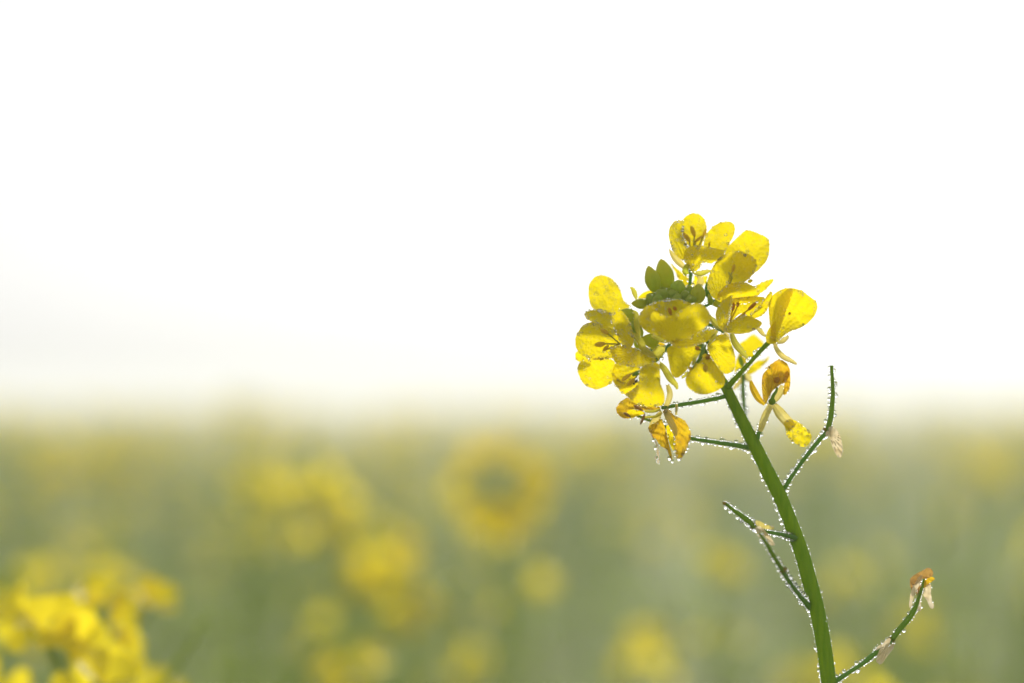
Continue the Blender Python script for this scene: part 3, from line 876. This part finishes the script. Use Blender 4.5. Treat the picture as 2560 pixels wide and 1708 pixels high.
# --- pod curving upwards beside the goblet flower
pod_b = empty('seed_pod', P(2068, 1078, 0), plant)
tube_obj(pod_b, [(2068, 1078, 0, 13), (2077, 1041, 0, 14), (2082, 987, 0, 11), (2081, 951, 0, 9), (2079, 920, 0, 8), (2079, 914, 0, 9)], 'pod', 'pod', dewd=1.3)
tube_obj(pod_b, [(2068, 1078, 0, 11), (2045, 1104, 0, 11), (2019, 1136, 0, 11), (1990, 1175, 0, 10), (1966, 1212, 0, 12), (1955, 1230, 1, 15)], dewd=1.6)
v, f = ellipsoid_geo(P(2057, 1071, 0), P(2078, 1080, 0), 13 * MMPX)
link('node', mesh_from('node', v, f), pod_b, [M['node']])
petal_obj(pod_b, T('I', [(1405, 1065), (1450, 1040), (1500, 1065), (1560, 1150), (1600, 1290), (1605, 1400), (1580, 1475), (1530, 1460), (1470, 1350), (1430, 1230), (1425, 1140)]), -1, .4, .1, .8, .3, 'petal_dry', edge=.15, wr=.25, name='dried_petal')
strip_obj(pod_b, T('I', [(1385, 1180, -2), (1400, 1140, -2), (1430, 1120, -2)]), 13, 'petal_dry', 'dried_petal', edge=.2)

# --- wet young pod pointing away, with straw-coloured petals at its foot
pod_c = empty('seed_pod', P(1887, 1317, -5), plant)
tube_obj(pod_c, [(1886, 1318, -5, 13), (1868, 1300, -6, 15), (1845, 1283, -7, 12), (1825, 1268, -8, 9), (1815, 1260, -8, 9)], 'pod', 'pod', dewd=3.0, dr=(.16, .4))
v, f = ellipsoid_geo(P(1806, 1255, -8), P(1818, 1262, -8), 10 * MMPX)
link('pod_tip', mesh_from('pod_tip', v, f), pod_c, [M['node']])
tube_obj(pod_c, [(1886, 1317, -5, 11), (1918, 1329, -4, 9), (1952, 1336, -3, 10), (1982, 1343, -2, 13), (1992, 1346, -1, 15)], dewd=3.2)
v, f = ellipsoid_geo(P(1875, 1320, -5), P(1893, 1312, -5), 14 * MMPX)
link('node', mesh_from('node', v, f), pod_c, [M['node']])
petal_obj(pod_c, T('L', [(950, 720), (1020, 715), (1130, 770), (1250, 820), (1350, 840), (1335, 905), (1240, 905), (1120, 890), (1020, 850), (960, 800)]), -7, .2, .2, .6, .2, 'sepal_pale', edge=.3, wr=.15, name='dried_petal')
petal_obj(pod_c, T('L', [(940, 880), (1020, 830), (1100, 880), (1200, 980), (1290, 1090), (1375, 1245), (1270, 1250), (1150, 1210), (1060, 1110), (990, 1000)]), -9, .2, .2, .7, .25, 'petal_dry', edge=.2, wr=.2, name='dried_petal')
dew(P(*T('L', [(795, 835)])[0], -6), .0004)
dew(P(*T('L', [(1075, 1175)])[0], -9), .0005)
dew(P(*T('L', [(285, 285)])[0], -8.5), .0005)
dew(P(*T('L', [(485, 415)])[0], -8), .00045)

# --- pod reaching towards the viewer, soft focus
pod_d = empty('seed_pod', P(1957, 1428, -16), plant)
tube_obj(pod_d, [(1900, 1335, -20, 7), (1918, 1362, -19, 10), (1930, 1383, -18, 11), (1957, 1428, -16, 11)], 'pod', 'pod', dewd=1.6, dr=(.2, .42))
tube_obj(pod_d, [(1957, 1428, -16, 12), (1972, 1452, -12, 11), (1990, 1477, -8, 11), (2014, 1507, -2, 13), (2026, 1520, 0, 15)], dewd=2.0, dr=(.2, .5))
v, f = ellipsoid_geo(P(1948, 1431, -16), P(1967, 1420, -16), 14 * MMPX)
link('node', mesh_from('node', v, f), pod_d, [M['node']])

# --- low pod curving up with a withered flower at its tip
pod_e = empty('seed_pod', P(2229, 1600, 0), plant)
pod_e['label'] = 'curved seed pod with a shrivelled brown flower at its tip'
tube_obj(pod_e, [(2229, 1600, 0, 14), (2245, 1578, 0, 15), (2267, 1552, 0, 15), (2284, 1527, 0, 14), (2294, 1503, 0, 10), (2303, 1475, 0, 8), (2312, 1445, 0, 8)], 'pod', 'pod', dewd=.9)
tube_obj(pod_e, [(2229, 1600, 0, 12), (2208, 1618, 0, 12), (2183, 1637, 0, 13), (2160, 1656, 0, 12), (2130, 1676, 0, 11), (2090, 1702, 0, 13), (2076, 1712, 1, 16)], dewd=1.3)
v, f = ellipsoid_geo(P(2222, 1594, 0), P(2238, 1604, 0), 15 * MMPX)
link('node', mesh_from('node', v, f), pod_e, [M['node']])
kw = dict(wr=.10, name='dried_petal')
petal_obj(pod_e, T('K', [(1885, 330), (1950, 270), (2040, 222), (2110, 188), (2152, 215), (2165, 280), (2100, 315), (2030, 325), (1965, 385), (1920, 400)]), -2, .0, .2, .8, .3, 'petal_brown', edge=.2, **kw)
petal_obj(pod_e, T('K', [(1890, 330), (1930, 330), (1960, 400), (1960, 470), (1925, 500), (1895, 420)]), -1, .3, .0, .4, .3, 'petal_brown', edge=0, **kw)
petal_obj(pod_e, T('K', [(2000, 290), (2040, 290), (2000, 400), (1950, 500), (1920, 600), (1905, 665), (1878, 655), (1885, 560), (1905, 460), (1955, 360)]), -2.5, .2, .0, .3, .2, 'petal_dry', edge=.3, **kw)
petal_obj(pod_e, T('K', [(1985, 370), (2020, 370), (2020, 460), (1985, 520), (1960, 480)]), 1.0, .0, .0, .3, .2, 'petal_brown', edge=0, **kw)
petal_obj(pod_e, T('K', [(1985, 440), (2020, 470), (2018, 600), (2025, 690), (1975, 690), (1990, 560)]), 1.5, .1, .0, .3, .2, 'petal_dry', edge=.3, **kw)
petal_obj(pod_e, T('K', [(2095, 290), (2150, 295), (2185, 325), (2130, 370), (2085, 415), (2055, 430), (2060, 360)]), -1, .2, .0, .4, .2, 'petal_wilted', edge=.2, **kw)
petal_obj(pod_e, T('K', [(2060, 430), (2110, 380), (2142, 400), (2140, 490), (2155, 580), (2178, 655), (2135, 675), (2095, 590), (2045, 510)]), -1, .1, .0, .5, .3, 'petal_dry', edge=.3, **kw)
petal_obj(pod_e, T('K', [(1615, 1040), (1660, 1040), (1640, 1110), (1590, 1200), (1545, 1330), (1485, 1310), (1510, 1200), (1550, 1120)]), -2, .2, .0, .5, .2, 'petal_dry', edge=.1, **kw)
petal_obj(pod_e, T('K', [(1660, 1110), (1705, 1100), (1670, 1180), (1610, 1260), (1550, 1340), (1510, 1325), (1570, 1210)]), -3, .2, .0, .5, .2, 'petal_dry', edge=.1, **kw)
strip_obj(pod_e, T('K', [(1560, 1110, -1), (1520, 1135, -1), (1480, 1180, -1)]), 7, 'petal_dry', 'dried_petal', edge=.2)
dew(P(*T('K', [(2145, 265)])[0], -2.5), .00042)
dew(P(*T('K', [(2000, 675)])[0], 1), .0005, Vector((0, 0, 1)), 1.2)

# --- buds in the middle of the head
for z, a, b, w, mt, d in (('E', (575, 660), (432, 170), 265, 'bud', 6), ('E', (790, 620), (655, 45), 325, 'bud', 9), ('E', (930, 670), (1000, 420), 195, 'bud_small', 3),
                          ('E', (740, 790), (590, 600), 185, 'bud_small', 1), ('E', (885, 780), (850, 590), 175, 'bud_small', 2), ('E', (580, 810), (400, 690), 160, 'bud_small', 2),
                          ('E', (480, 860), (125, 845), 185, 'bud', 4), ('C', (1360, 1340), (1240, 1060), 210, 'bud', 2), ('E', (620, 880), (330, 800), 170, 'bud_small', 4), ('A', (640, 1190), (690, 1290), 60, 'bud', 4), ('A', (880, 1300), (760, 1230), 70, 'bud', 2), ('E', (1300, 860), (1335, 490), 265, 'bud', 0), ('E', (1165, 730), (1170, 520), 150, 'bud_small', 4),
                          ('E', (1115, 790), (1055, 610), 145, 'bud_small', 1), ('E', (960, 800), (955, 660), 130, 'bud_small', 0), ('E', (1200, 850), (1180, 690), 150, 'bud_small', -1),
                          ('C', (1310, 960), (930, 880), 260, 'bud', 2), ('C', (1700, 1390), (1370, 1330), 230, 'bud', -2), ('C', (1290, 1260), (1220, 1010), 190, 'bud_small', 0),
                          ('E', (700, 800), (500, 780), 150, 'bud_small', -1), ('E', (1000, 830), (860, 740), 160, 'bud_small', -1), ('E', (1500, 760), (1480, 460), 110, 'stalk', 5), ('E', (640, 860), (480, 760), 170, 'bud_small', 3), ('E', (700, 700), (640, 560), 150, 'bud_small', 7), ('E', (1060, 760), (1020, 600), 150, 'bud_small', 5), ('E', (1260, 700), (1230, 540), 130, 'bud_small', 5), ('E', (840, 720), (780, 560), 150, 'bud_small', 7), ('E', (330, 900), (230, 800), 130, 'bud', 6)):
    pts = T(z, [a, b])
    bud_obj(pts[0], pts[1], w * ZOOM[z][2] * (1.38 if mt == 'bud_small' else 1.05), mt, d, dewn=14 if mt == 'bud_small' else 8)
for a in ((690, 800), (900, 830), (1100, 830), (560, 830), (1280, 870), (420, 900), (1000, 860)):
    q = T('E', [a])[0]
    tube_obj(plant, [(q[0], q[1], 3, 9), ((q[0] + 1690) / 2 + 4, (q[1] + 775) / 2 + 12, 7, 9), (1700, 790, 8, 10)], 'bud_stalk', 'stalk', n=8, dewd=0)
for x, y, r in ((1180, 738, .28), (1125, 805, .3), (760, 575, .2), (495, 690, .22), (1000, 755, .22)):
    q = T('E', [(x, y)])[0]
    dew(P(q[0], q[1], -3), r * .001)

# --- tiny dark beetle feeding in the lowest fresh flower
bt = P(*T('D', [(1290, 960)])[0], -10.2)
beetle = empty('beetle', bt)
tag(beetle, 'tiny dark beetle feeding inside the lowest fresh yellow flower', 'beetle')
q = T('D', [(1265, 985), (1322, 975), (1310, 920), (1280, 955), (1340, 900), (1300, 880)])
v, f = ellipsoid_geo(P(*q[0], -10.4), P(*q[2], -10.2), 8 * MMPX)
link('wing_case', mesh_from('wing_case', v, f), beetle, [M['beetle']])
v, f = ellipsoid_geo(P(q[0][0] - 5, q[0][1] + 3, -10.2), P(*q[0], -10.3), 6 * MMPX)
link('head', mesh_from('head', v, f), beetle, [M['beetle']])
for (a, b) in ((q[3], q[5]), (q[1], q[4])):
    v, f = tube_geo([P(*a, -10.2), P((a[0] + b[0]) / 2 + 2, (a[1] + b[1]) / 2, -10.8), P(*b, -10)], [.00007] * 3, 5)
    link('leg', mesh_from('leg', v, f), beetle, [M['beetle']])

# --- all the dew on this plant
t = (1 + 5 ** .5) / 2
iv = [Vector(p).normalized() for p in ((-1, t, 0), (1, t, 0), (-1, -t, 0), (1, -t, 0), (0, -1, t), (0, 1, t), (0, -1, -t), (0, 1, -t), (t, 0, -1), (t, 0, 1), (-t, 0, -1), (-t, 0, 1))]
ifc = [(0, 11, 5), (0, 5, 1), (0, 1, 7), (0, 7, 10), (0, 10, 11), (1, 5, 9), (5, 11, 4), (11, 10, 2), (10, 7, 6), (7, 1, 8), (3, 9, 4), (3, 4, 2), (3, 2, 6), (3, 6, 8), (3, 8, 9), (4, 9, 5), (2, 4, 11), (6, 2, 10), (8, 6, 7), (9, 8, 1)]


def subdivide(vs_, fs_):
    vs_, cache, nf = list(vs_), {}, []
    def mid(a, b):
        k = (min(a, b), max(a, b))
        if k not in cache:
            vs_.append(((vs_[a] + vs_[b]) / 2).normalized())
            cache[k] = len(vs_) - 1
        return cache[k]
    for a, b, c in fs_:
        x, y, z = mid(a, b), mid(b, c), mid(c, a)
        nf += [(a, x, z), (b, y, x), (c, z, y), (x, y, z)]
    return vs_, nf


iv, ifc = subdivide(iv, ifc)
iv2, ifc2 = subdivide(iv, ifc)
IV, IF = np.array([tuple(v) for v in iv2]), np.array(ifc2)


def big_mesh(name, verts, faces, midx=None, smooth=True):
    """verts (n,3), faces (m,3 or 4) numpy -> mesh"""
    me = bpy.data.meshes.new(name)
    k = faces.shape[1]
    me.vertices.add(len(verts))
    me.vertices.foreach_set('co', verts.astype(np.float32).ravel())
    me.loops.add(len(faces) * k)
    me.loops.foreach_set('vertex_index', faces.astype(np.int32).ravel())
    me.polygons.add(len(faces))
    me.polygons.foreach_set('loop_start', np.arange(0, len(faces) * k, k, dtype=np.int32))
    if midx is not None:
        me.polygons.foreach_set('material_index', midx.astype(np.int32))
    if smooth:
        me.polygons.foreach_set('use_smooth', np.ones(len(faces), dtype=bool))
    me.update(calc_edges=True)
    me.validate()
    return me


# a drop lying on a petal: a dome of water wetting the skin (its foot dips just under the surface)
DS, DR = 12, 5
DV = np.array([(0, 0, 1)] + [(math.sin(q) * math.cos(a), math.sin(q) * math.sin(a), math.cos(q)) for q in [k / DR * 1.72 for k in range(1, DR + 1)] for a in [2 * math.pi * i / DS for i in range(DS)]])
DF = [(0, 1 + i, 1 + (i + 1) % DS) for i in range(DS)]
for k in range(DR - 1):
    for i in range(DS):
        a, b = 1 + k * DS + i, 1 + k * DS + (i + 1) % DS
        DF += [(a, a + DS, b + DS), (a, b + DS, b)]
DF = np.array(DF)


def dew_mesh(name, drops):
    vs_, fs_, off = [], [], 0
    for (c, r, ax, sq, cap) in drops:
        if cap:
            m3 = np.array(Vector(ax).to_track_quat('Z', 'Y').to_matrix())
            w = (DV * np.array([r, r, r * sq])) @ m3.T
            f_ = DF
        else:
            w = IV * r
            f_ = IF
            if ax is not None:
                a = np.array(tuple(ax))
                w = w + np.outer((w @ a) * (sq - 1), a)
        vs_.append(w + np.array(tuple(c)))
        fs_.append(f_ + off)
        off += len(w)
    return big_mesh(name, np.concatenate(vs_), np.concatenate(fs_))


print('dew drops', len(DEW))
dw = link('dew_drops', dew_mesh('dew_drops', DEW), plant, [M['dew']])
dw['kind'] = 'stuff'

# ------------------------------------------------------------------ the field: shapes shared by the plants behind
def quad_petal(L, W, tilt, az, base=(0, 0, 0), cup=.15):
    """4x3 obovate petal: verts, quads"""
    vs_, fs_ = [], []
    ca, sa = math.cos(az), math.sin(az)
    prof = (.18, .34, .85, 1.0, .62)
    for i, w in enumerate(prof):
        t = i / 4
        r = L * t
        z = math.sin(tilt) * r + .08 * L * math.sin(t * 3)
        rr = math.cos(tilt) * r
        for j in (-1, 0, 1):
            y = W * .5 * w * j
            vs_.append((base[0] + ca * rr - sa * y, base[1] + sa * rr + ca * y, base[2] + z + cup * W * abs(j) * w * .5))
    for i in range(4):
        for j in range(2):
            a = i * 3 + j
            fs_.append((a, a + 1, a + 4, a + 3))
    return vs_, fs_


def orient(vs_, z, x=None, loc=(0, 0, 0), s=1.0):
    z = Vector(z).normalized()
    q = z.to_track_quat('Z', 'Y')
    m_ = q.to_matrix()
    return [tuple(m_ @ (Vector(v) * s) + Vector(loc)) for v in vs_]


def join(parts):
    vs_, fs_ = [], []
    for v, f in parts:
        k = len(vs_)
        vs_ += list(v)
        fs_ += [tuple(i + k for i in g) for g in f]
    return vs_, fs_


single_petal_mesh = mesh_from('field_single_petal', *quad_petal(.0125, .0118, .45, 0))
single_petal_mesh.materials.append(M['field_petal'])
flower_v, flower_f = join([quad_petal(.0122, .0112, .45 + .15 * (k % 2), k * math.pi / 2 + .2, (0, 0, 0)) for k in range(4)])
flower_mesh = mesh_from('field_flower', flower_v, flower_f)
flower_mesh.materials.append(M['field_petal'])
bud_v, bud_f = [], []
r_ = random.Random(3)
pp = []
for k in range(14):
    a = r_.uniform(0, 6.28)
    rr = .007 * math.sqrt(r_.random())
    p0 = Vector((rr * math.cos(a), rr * math.sin(a), r_.uniform(-.002, .002)))
    p1 = p0 + Vector((rr * math.cos(a) * .5, rr * math.sin(a) * .5, .006))
    pp.append(ellipsoid_geo(p0, p1, .0035, 6, 5))
bv, bf = join(pp)
budc_mesh = mesh_from('field_buds', bv, bf)
budc_mesh.materials.append(M['bud'])


def pod_geo(ang, z, L=.055, up=.7):
    a = Vector((math.cos(ang), math.sin(ang), 0))
    p = [Vector((0, 0, z)), Vector((0, 0, z + .006)) + a * .014, Vector((0, 0, z + .016)) + a * .024, Vector((0, 0, z + .016 + L * up)) + a * (.024 + L * .45)]
    return tube_geo(p, [.0007, .0006, .0016, .0006], 4, False)


def leaf_geo(ang, z, L, droop=.5):
    d = Vector((math.cos(ang), math.sin(ang), 0))
    s = Vector((-math.sin(ang), math.cos(ang), 0))
    vs_, fs_ = [], []
    for i in range(7):
        t = i / 6
        w = L * .17 * math.sin(math.pi * (.08 + .92 * t) ** .75) + .001
        for j in (-1, 0, 1):
            vs_.append(Vector((0, 0, z)) + d * (L * t * .85) + Vector((0, 0, L * (.55 * t - droop * t * t) + abs(j) * w * .3)) + s * (w * j))
    for i in range(6):
        for j in range(2):
            k = i * 3 + j
            fs_.append((k, k + 1, k + 4, k + 3))
    return vs_, fs_


def stem_geo(H, seed, lean=.04):
    r2 = random.Random(seed)
    ax, ay = r2.uniform(-lean, lean), r2.uniform(-lean, lean)
    return tube_geo([Vector((0, 0, 0)), Vector((ax * .3, ay * .3, H * .45)), Vector((ax * .4, ay * .4, H * .75)), Vector((0, 0, H))], [.006, .0045, .003, .0016], 6, False)


def dome(nf, R, face=None, seed=0, squash=.55):
    """flower places round a head: [(offset, facing)]"""
    r2 = random.Random(seed)
    res = []
    for k in range(nf):
        a = k * 2.39996 + r2.uniform(-.2, .2)
        e = r2.uniform(.05, 1.0)
        off = Vector((math.cos(a) * R * r2.uniform(.75, 1.05), math.sin(a) * R * r2.uniform(.75, 1.05), -.022 * (1 - e) * 1.6))
        res.append((off, Vector((math.cos(a), math.sin(a), .4 + .7 * e))))
    return res


GROUP = 'out-of-focus rapeseed plants behind the sharp one'


def bg_plant(tip, label, nf=12, R=.02, seed=0, axis=(0, 0, 1), pods=14, leaves=4, group=GROUP, detail=False, dewn=0, spots=None):
    """a rapeseed plant whose flower head is centred at tip"""
    tip = Vector(tip)
    pl = bpy.data.objects.new('rapeseed_plant', None)
    pl.empty_display_size = .02
    COL.link(pl)
    base = Vector((tip.x, tip.y, 0))
    pl.location = base
    LOC[pl.name] = base
    tag(pl, label, 'plant', group)
    r2 = random.Random(seed)
    H = tip.z
    v, f = stem_geo(H, seed)
    me = mesh_from('stem', v, f)
    me.materials.append(M['field_stem'])
    o_ = bpy.data.objects.new('stem', me)
    COL.link(o_)
    o_.parent = pl
    q = Vector(axis).normalized().to_track_quat('Z', 'Y')
    places = [(q @ a, q @ b) for a, b in dome(nf, R, seed=seed)] if spots is None else spots
    hub = Vector((0, 0, H))
    for off, fc in places:
        fo = bpy.data.objects.new('flower', None if detail else flower_mesh)
        COL.link(fo)
        fo.parent = pl
        fo.location = hub + off
        sc_ = r2.uniform(.85, 1.15) * (.9 if detail else 1)
        fo.scale = (sc_,) * 3
        fo.rotation_mode = 'QUATERNION'
        fo.rotation_quaternion = Vector(fc).normalized().to_track_quat('Z', 'Y')
        if detail:
            fo.empty_display_size = .01
            for k in range(4):
                po = bpy.data.objects.new('petal', single_petal_mesh)
                COL.link(po)
                po.parent = fo
                po.rotation_euler = (r2.uniform(-.15, .15), r2.uniform(-.25, .1), k * math.pi / 2 + r2.uniform(-.2, .2))
        # flower stalk
        b0 = hub + Vector((0, 0, -.02 + off.z * .3))
        v, f = tube_geo([b0, b0.lerp(hub + off, .5) - Vector((0, 0, .002)), hub + off], [.0007, .0006, .0008], 5, False)
        me = mesh_from('pedicel', v, f)
        me.materials.append(M['field_stem'])
        so = bpy.data.objects.new('pedicel', me)
        COL.link(so)
        so.parent = pl
    if nf or spots:
        bo = bpy.data.objects.new('bud_cluster', budc_mesh)
        COL.link(bo)
        bo.parent = pl
        bo.location = hub + q @ Vector((0, 0, .002))
        bo.rotation_mode = 'QUATERNION'
        bo.rotation_quaternion = q
    for k in range(pods):
        v, f = pod_geo(k * 2.4 + r2.uniform(-.4, .4), H - .035 - .016 * k * r2.uniform(.8, 1.2), r2.uniform(.03, .06))
        me = mesh_from('seed_pod', v, f)
        me.materials.append(M['field_stem'])
        so = bpy.data.objects.new('seed_pod', me)
        COL.link(so)
        so.parent = pl
    for k in range(leaves):
        v, f = leaf_geo(r2.uniform(0, 6.28), H * (.2 + .16 * k), r2.uniform(.10, .2))
        me = mesh_from('leaf', v, f)
        me.materials.append(M['field_leaf'])
        so = bpy.data.objects.new('leaf', me)
        COL.link(so)
        so.parent = pl
    if dewn:
        drops = []
        for k in range(dewn):
            off = Vector((r2.gauss(0, R * .9), r2.gauss(0, R * .9), -abs(r2.gauss(0, .05)) + .01))
            drops.append((hub + off, r2.uniform(.0004, .0009), None, 1, False))
        do = bpy.data.objects.new('dew_drops', dew_mesh('dew_drops', drops))
        do.data.materials.append(M['dew'])
        do['kind'] = 'stuff'
        COL.link(do)
        do.parent = pl
    return pl


def Q(x, y, k):
    """photograph pixel at k times the focus distance"""
    return P(x, y, D0 * 1000 * (k - 1))


# nearest neighbour, low at the edge of the picture: its flowers one by one
hub = Q(205, 1625, 1.32)
spots = []
for x, y, k, fx, fy, fz in ((55, 1500, 1.28, -.7, -.3, .7), (80, 1550, 1.27, -.4, -.8, .3), (110, 1560, 1.24, .3, -.7, .7), (150, 1555, 1.27, .6, -.5, .5), (250, 1490, 1.35, .1, -.4, .9), (275, 1540, 1.34, .8, -.3, .3), (215, 1530, 1.33, -.4, -.4, .8),
                            (290, 1600, 1.35, .7, -.5, .0), (200, 1580, 1.25, .1, -.8, .5), (225, 1620, 1.30, .5, -.6, .2), (385, 1490, 1.42, .5, -.4, .8), (350, 1505, 1.42, -.5, -.4, .8), (255, 1690, 1.21, .5, -.4, .8), (215, 1715, 1.24, -.4, -.7, .6),
                            (335, 1715, 1.36, .3, -.6, .7), (60, 1720, 1.30, -.5, -.6, .6), (400, 1725, 1.42, .6, -.4, .5), (0, 1705, 1.35, -.6, -.5, .4)):
    spots.append((Q(x, y + 22, k) - hub, Vector((fx, fy, fz))))
bg_plant(hub, 'nearest neighbouring rapeseed plant, soft clump of bright yellow flowers low beside the sharp plant', spots=spots, nf=0, seed=4, detail=True, dewn=22, R=.03, pods=16, group=None)

FAR = 'faint yellow flower head at the hazy far edge of the field'
FAINT = 'very faint loose yellow flower head dissolved in the green field'
SMALL = 'small blurred yellow flower head in the green field'
H_ = [
    (1242, 1200, 2.5, 24, .024, (0, -1, .3), 'blurred rapeseed head like a yellow ring round a green centre', None),
    (765, 1140, 2.8, 7, .016, (.2, -.2, 1), 'upper blurred yellow flower head of a pair beside the ring-shaped head', None),
    (825, 1235, 2.55, 10, .014, (.2, -.2, 1), 'strongest blurred orange-yellow flower head in a slanting row beside the ring-shaped head', None),
    (945, 1370, 2.55, 12, .019, (-.2, -.3, 1), 'blurred yellow flower head just below the slanting orange-yellow row', None)]
bg_plant(Q(560, 1640, 1.62), 'green podded rapeseed plant without flowers beside the nearest yellow clump, sparkling with dew', 0, .03, 77, pods=26, leaves=5, group=None, dewn=40)
H_ += [(x, y, k, nf, R, (0, -.3, 1), FAR if y < 1160 else (FAINT if k > 2.75 else SMALL), GROUP) for x, y, k, nf, R in (
    (1020, 1510, 2.3, 4, .010), (875, 1640, 2.1, 5, .010), (1150, 1605, 2.7, 5, .018), (900, 1330, 2.9, 6, .02), (640, 1180, 3.0, 6, .02),  (90, 1385, 2.7, 4, .013), (275, 1375, 2.6, 5, .012), (15, 1480, 1.9, 4, .010),
    (130, 1120, 4.2, 12, .022), (250, 1140, 4.4, 9, .02), (680, 1230, 3.6, 6, .02), (1800, 1405, 2.8, 4, .012), (1790, 1600, 2.6, 2, .012), (2150, 1670, 2.1, 5, .011),
    (2400, 1700, 2.4, 3, .012), (2490, 1145, 4.2, 9, .02), (590, 1000, 5.5, 7, .022), (2050, 1060, 5.0, 8, .022), (1500, 1090, 4.6, 8, .022))]
for i, (x, y, k, nf, R, ax, lab, grp) in enumerate(H_):
    bg_plant(Q(x, y, k), lab, nf, R, 20 + i, ax, group=grp, dewn=3 if k < 3 else 0)

# ------------------------------------------------------------------ the rest of the field: too many plants to count, one mass
def template(seed, flowers):
    r2 = random.Random(seed)
    parts, mid = [], []
    def add(g, m_):
        parts.append(g)
        mid.extend([m_] * len(g[1]))
    H = .9
    v, f = tube_geo([Vector((0, 0, 0)), Vector((.02, 0, .5)), Vector((0, 0, H))], [.006, .004, .002], 4, False)
    add((v, f), 1)
    for b in range(r2.randint(3, 5)):
        a = r2.uniform(0, 6.28)
        z0 = H * r2.uniform(.45, .75)
        tp = Vector((math.cos(a) * r2.uniform(.05, .13), math.sin(a) * r2.uniform(.05, .13), H * r2.uniform(.82, 1.0)))
        add(tube_geo([Vector((0, 0, z0)), tp * .5 + Vector((0, 0, z0 * .5 - .0)), tp], [.003, .002, .0012], 4, False), 1)
        for k in range(5):
            v, f = pod_geo(r2.uniform(0, 6.28), tp.z - .03 - .025 * k, r2.uniform(.03, .06))
            add(([(q[0] + tp.x, q[1] + tp.y, q[2]) for q in v], f), 1)
        if flowers and r2.random() < flowers:
            for off, fc in dome(r2.randint(4, 8), .017, seed=r2.randint(0, 999)):
                v = orient(flower_v, fc, loc=tp + off)
                add((v, flower_f), 2)
    for k in range(12):
        v, f = pod_geo(r2.uniform(0, 6.28), H - .05 - .02 * k, r2.uniform(.03, .065))
        add((v, f), 1)
    if flowers:
        for off, fc in dome(int(12 * flowers) + 2, .02, seed=seed):
            add((orient(flower_v, fc, loc=Vector((0, 0, H)) + off), flower_f), 2)
    for k in range(6):
        add(leaf_geo(r2.uniform(0, 6.28), H * r2.uniform(.12, .75), r2.uniform(.10, .22)), 0)
    v, f = join(parts)
    keep = [i for i, g in enumerate(f) if len(g) == 4]
    return np.array([tuple(q) for q in v]), np.array([f[i] for i in keep]), np.array(mid)[keep]


TPL = [template(100 + i, fl) for i, fl in enumerate((.75, .2, .05, .1, .35, .0))]


def scatter(name, label, rects, seed):
    r2 = random.Random(seed)
    V, F, MI = [], [], []
    off = 0
    for (y0, y1, n, wts) in rects:
        for _ in range(n):
            y = math.sqrt(r2.uniform(y0 * y0, y1 * y1))
            x = r2.uniform(-1, 1) * (y * .36 + .25)
            tv, tf, tm = r2.choices(TPL, wts)[0]
            h = r2.gauss(.925, .05) if y > 3.5 else r2.gauss(.86, .06)
            h = min(h, 1.0 if y > 6 else .96)
            a = r2.uniform(0, 6.28)
            s = h / .92
            ca, sa = math.cos(a), math.sin(a)
            w = tv * np.array([1, 1, s])
            V.append(np.stack([w[:, 0] * ca - w[:, 1] * sa + x, w[:, 0] * sa + w[:, 1] * ca + y, w[:, 2]], 1))
            F.append(tf + off)
            MI.append(tm)
            off += len(tv)
    me = big_mesh(name, np.concatenate(V), np.concatenate(F), np.concatenate(MI))
    for k in ('field_leaf', 'field_stem', 'field_petal'):
        me.materials.append(M[k])
    o_ = bpy.data.objects.new(name, me)
    COL.link(o_)
    tag(o_, label, 'crop', kind='stuff')
    print(name, len(me.polygons))
    return o_


scatter('rapeseed_crop', 'hazy mass of green and yellow rapeseed plants filling the field behind', [
    (1.35, 2.6, 34, (0, .5, 2, 2, 0, 4)),
    (2.6, 5, 130, (.2, 1, 1, 1, .4, 2)),
    (5, 11, 420, (2, 1, 1, 1, 1.5, .5)),
    (11, 26, 520, (2.5, 1, .5, 1, 1.5, 0)),
    (26, 60, 420, (2.5, 1, .5, 1, 1.5, 0))], 7)

# ------------------------------------------------------------------ morning mist
bx = [(x, y, z) for x in (-310, 310) for y in (-70, 410) for z in (-1, 1.6)]
hz = mesh_from('haze', bx, [(0, 1, 3, 2), (4, 6, 7, 5), (0, 4, 5, 1), (2, 3, 7, 6), (0, 2, 6, 4), (1, 5, 7, 3)], False)
hm = bpy.data.materials.new('mist')
hm.use_nodes = True
hm.node_tree.nodes.clear()
ho = hm.node_tree.nodes.new('ShaderNodeOutputMaterial')
hv = hm.node_tree.nodes.new('ShaderNodeVolumePrincipled')
hv.inputs['Color'].default_value = (.95, .96, .965, 1)
hv.inputs['Density'].default_value = 0.027
hv.inputs['Anisotropy'].default_value = 0.25
hm.node_tree.links.new(hv.outputs[0], ho.inputs['Volume'])
haze = link('haze', hz, None, [hm])
tag(haze, 'thin pale morning mist over the whole field', 'mist', kind='stuff')
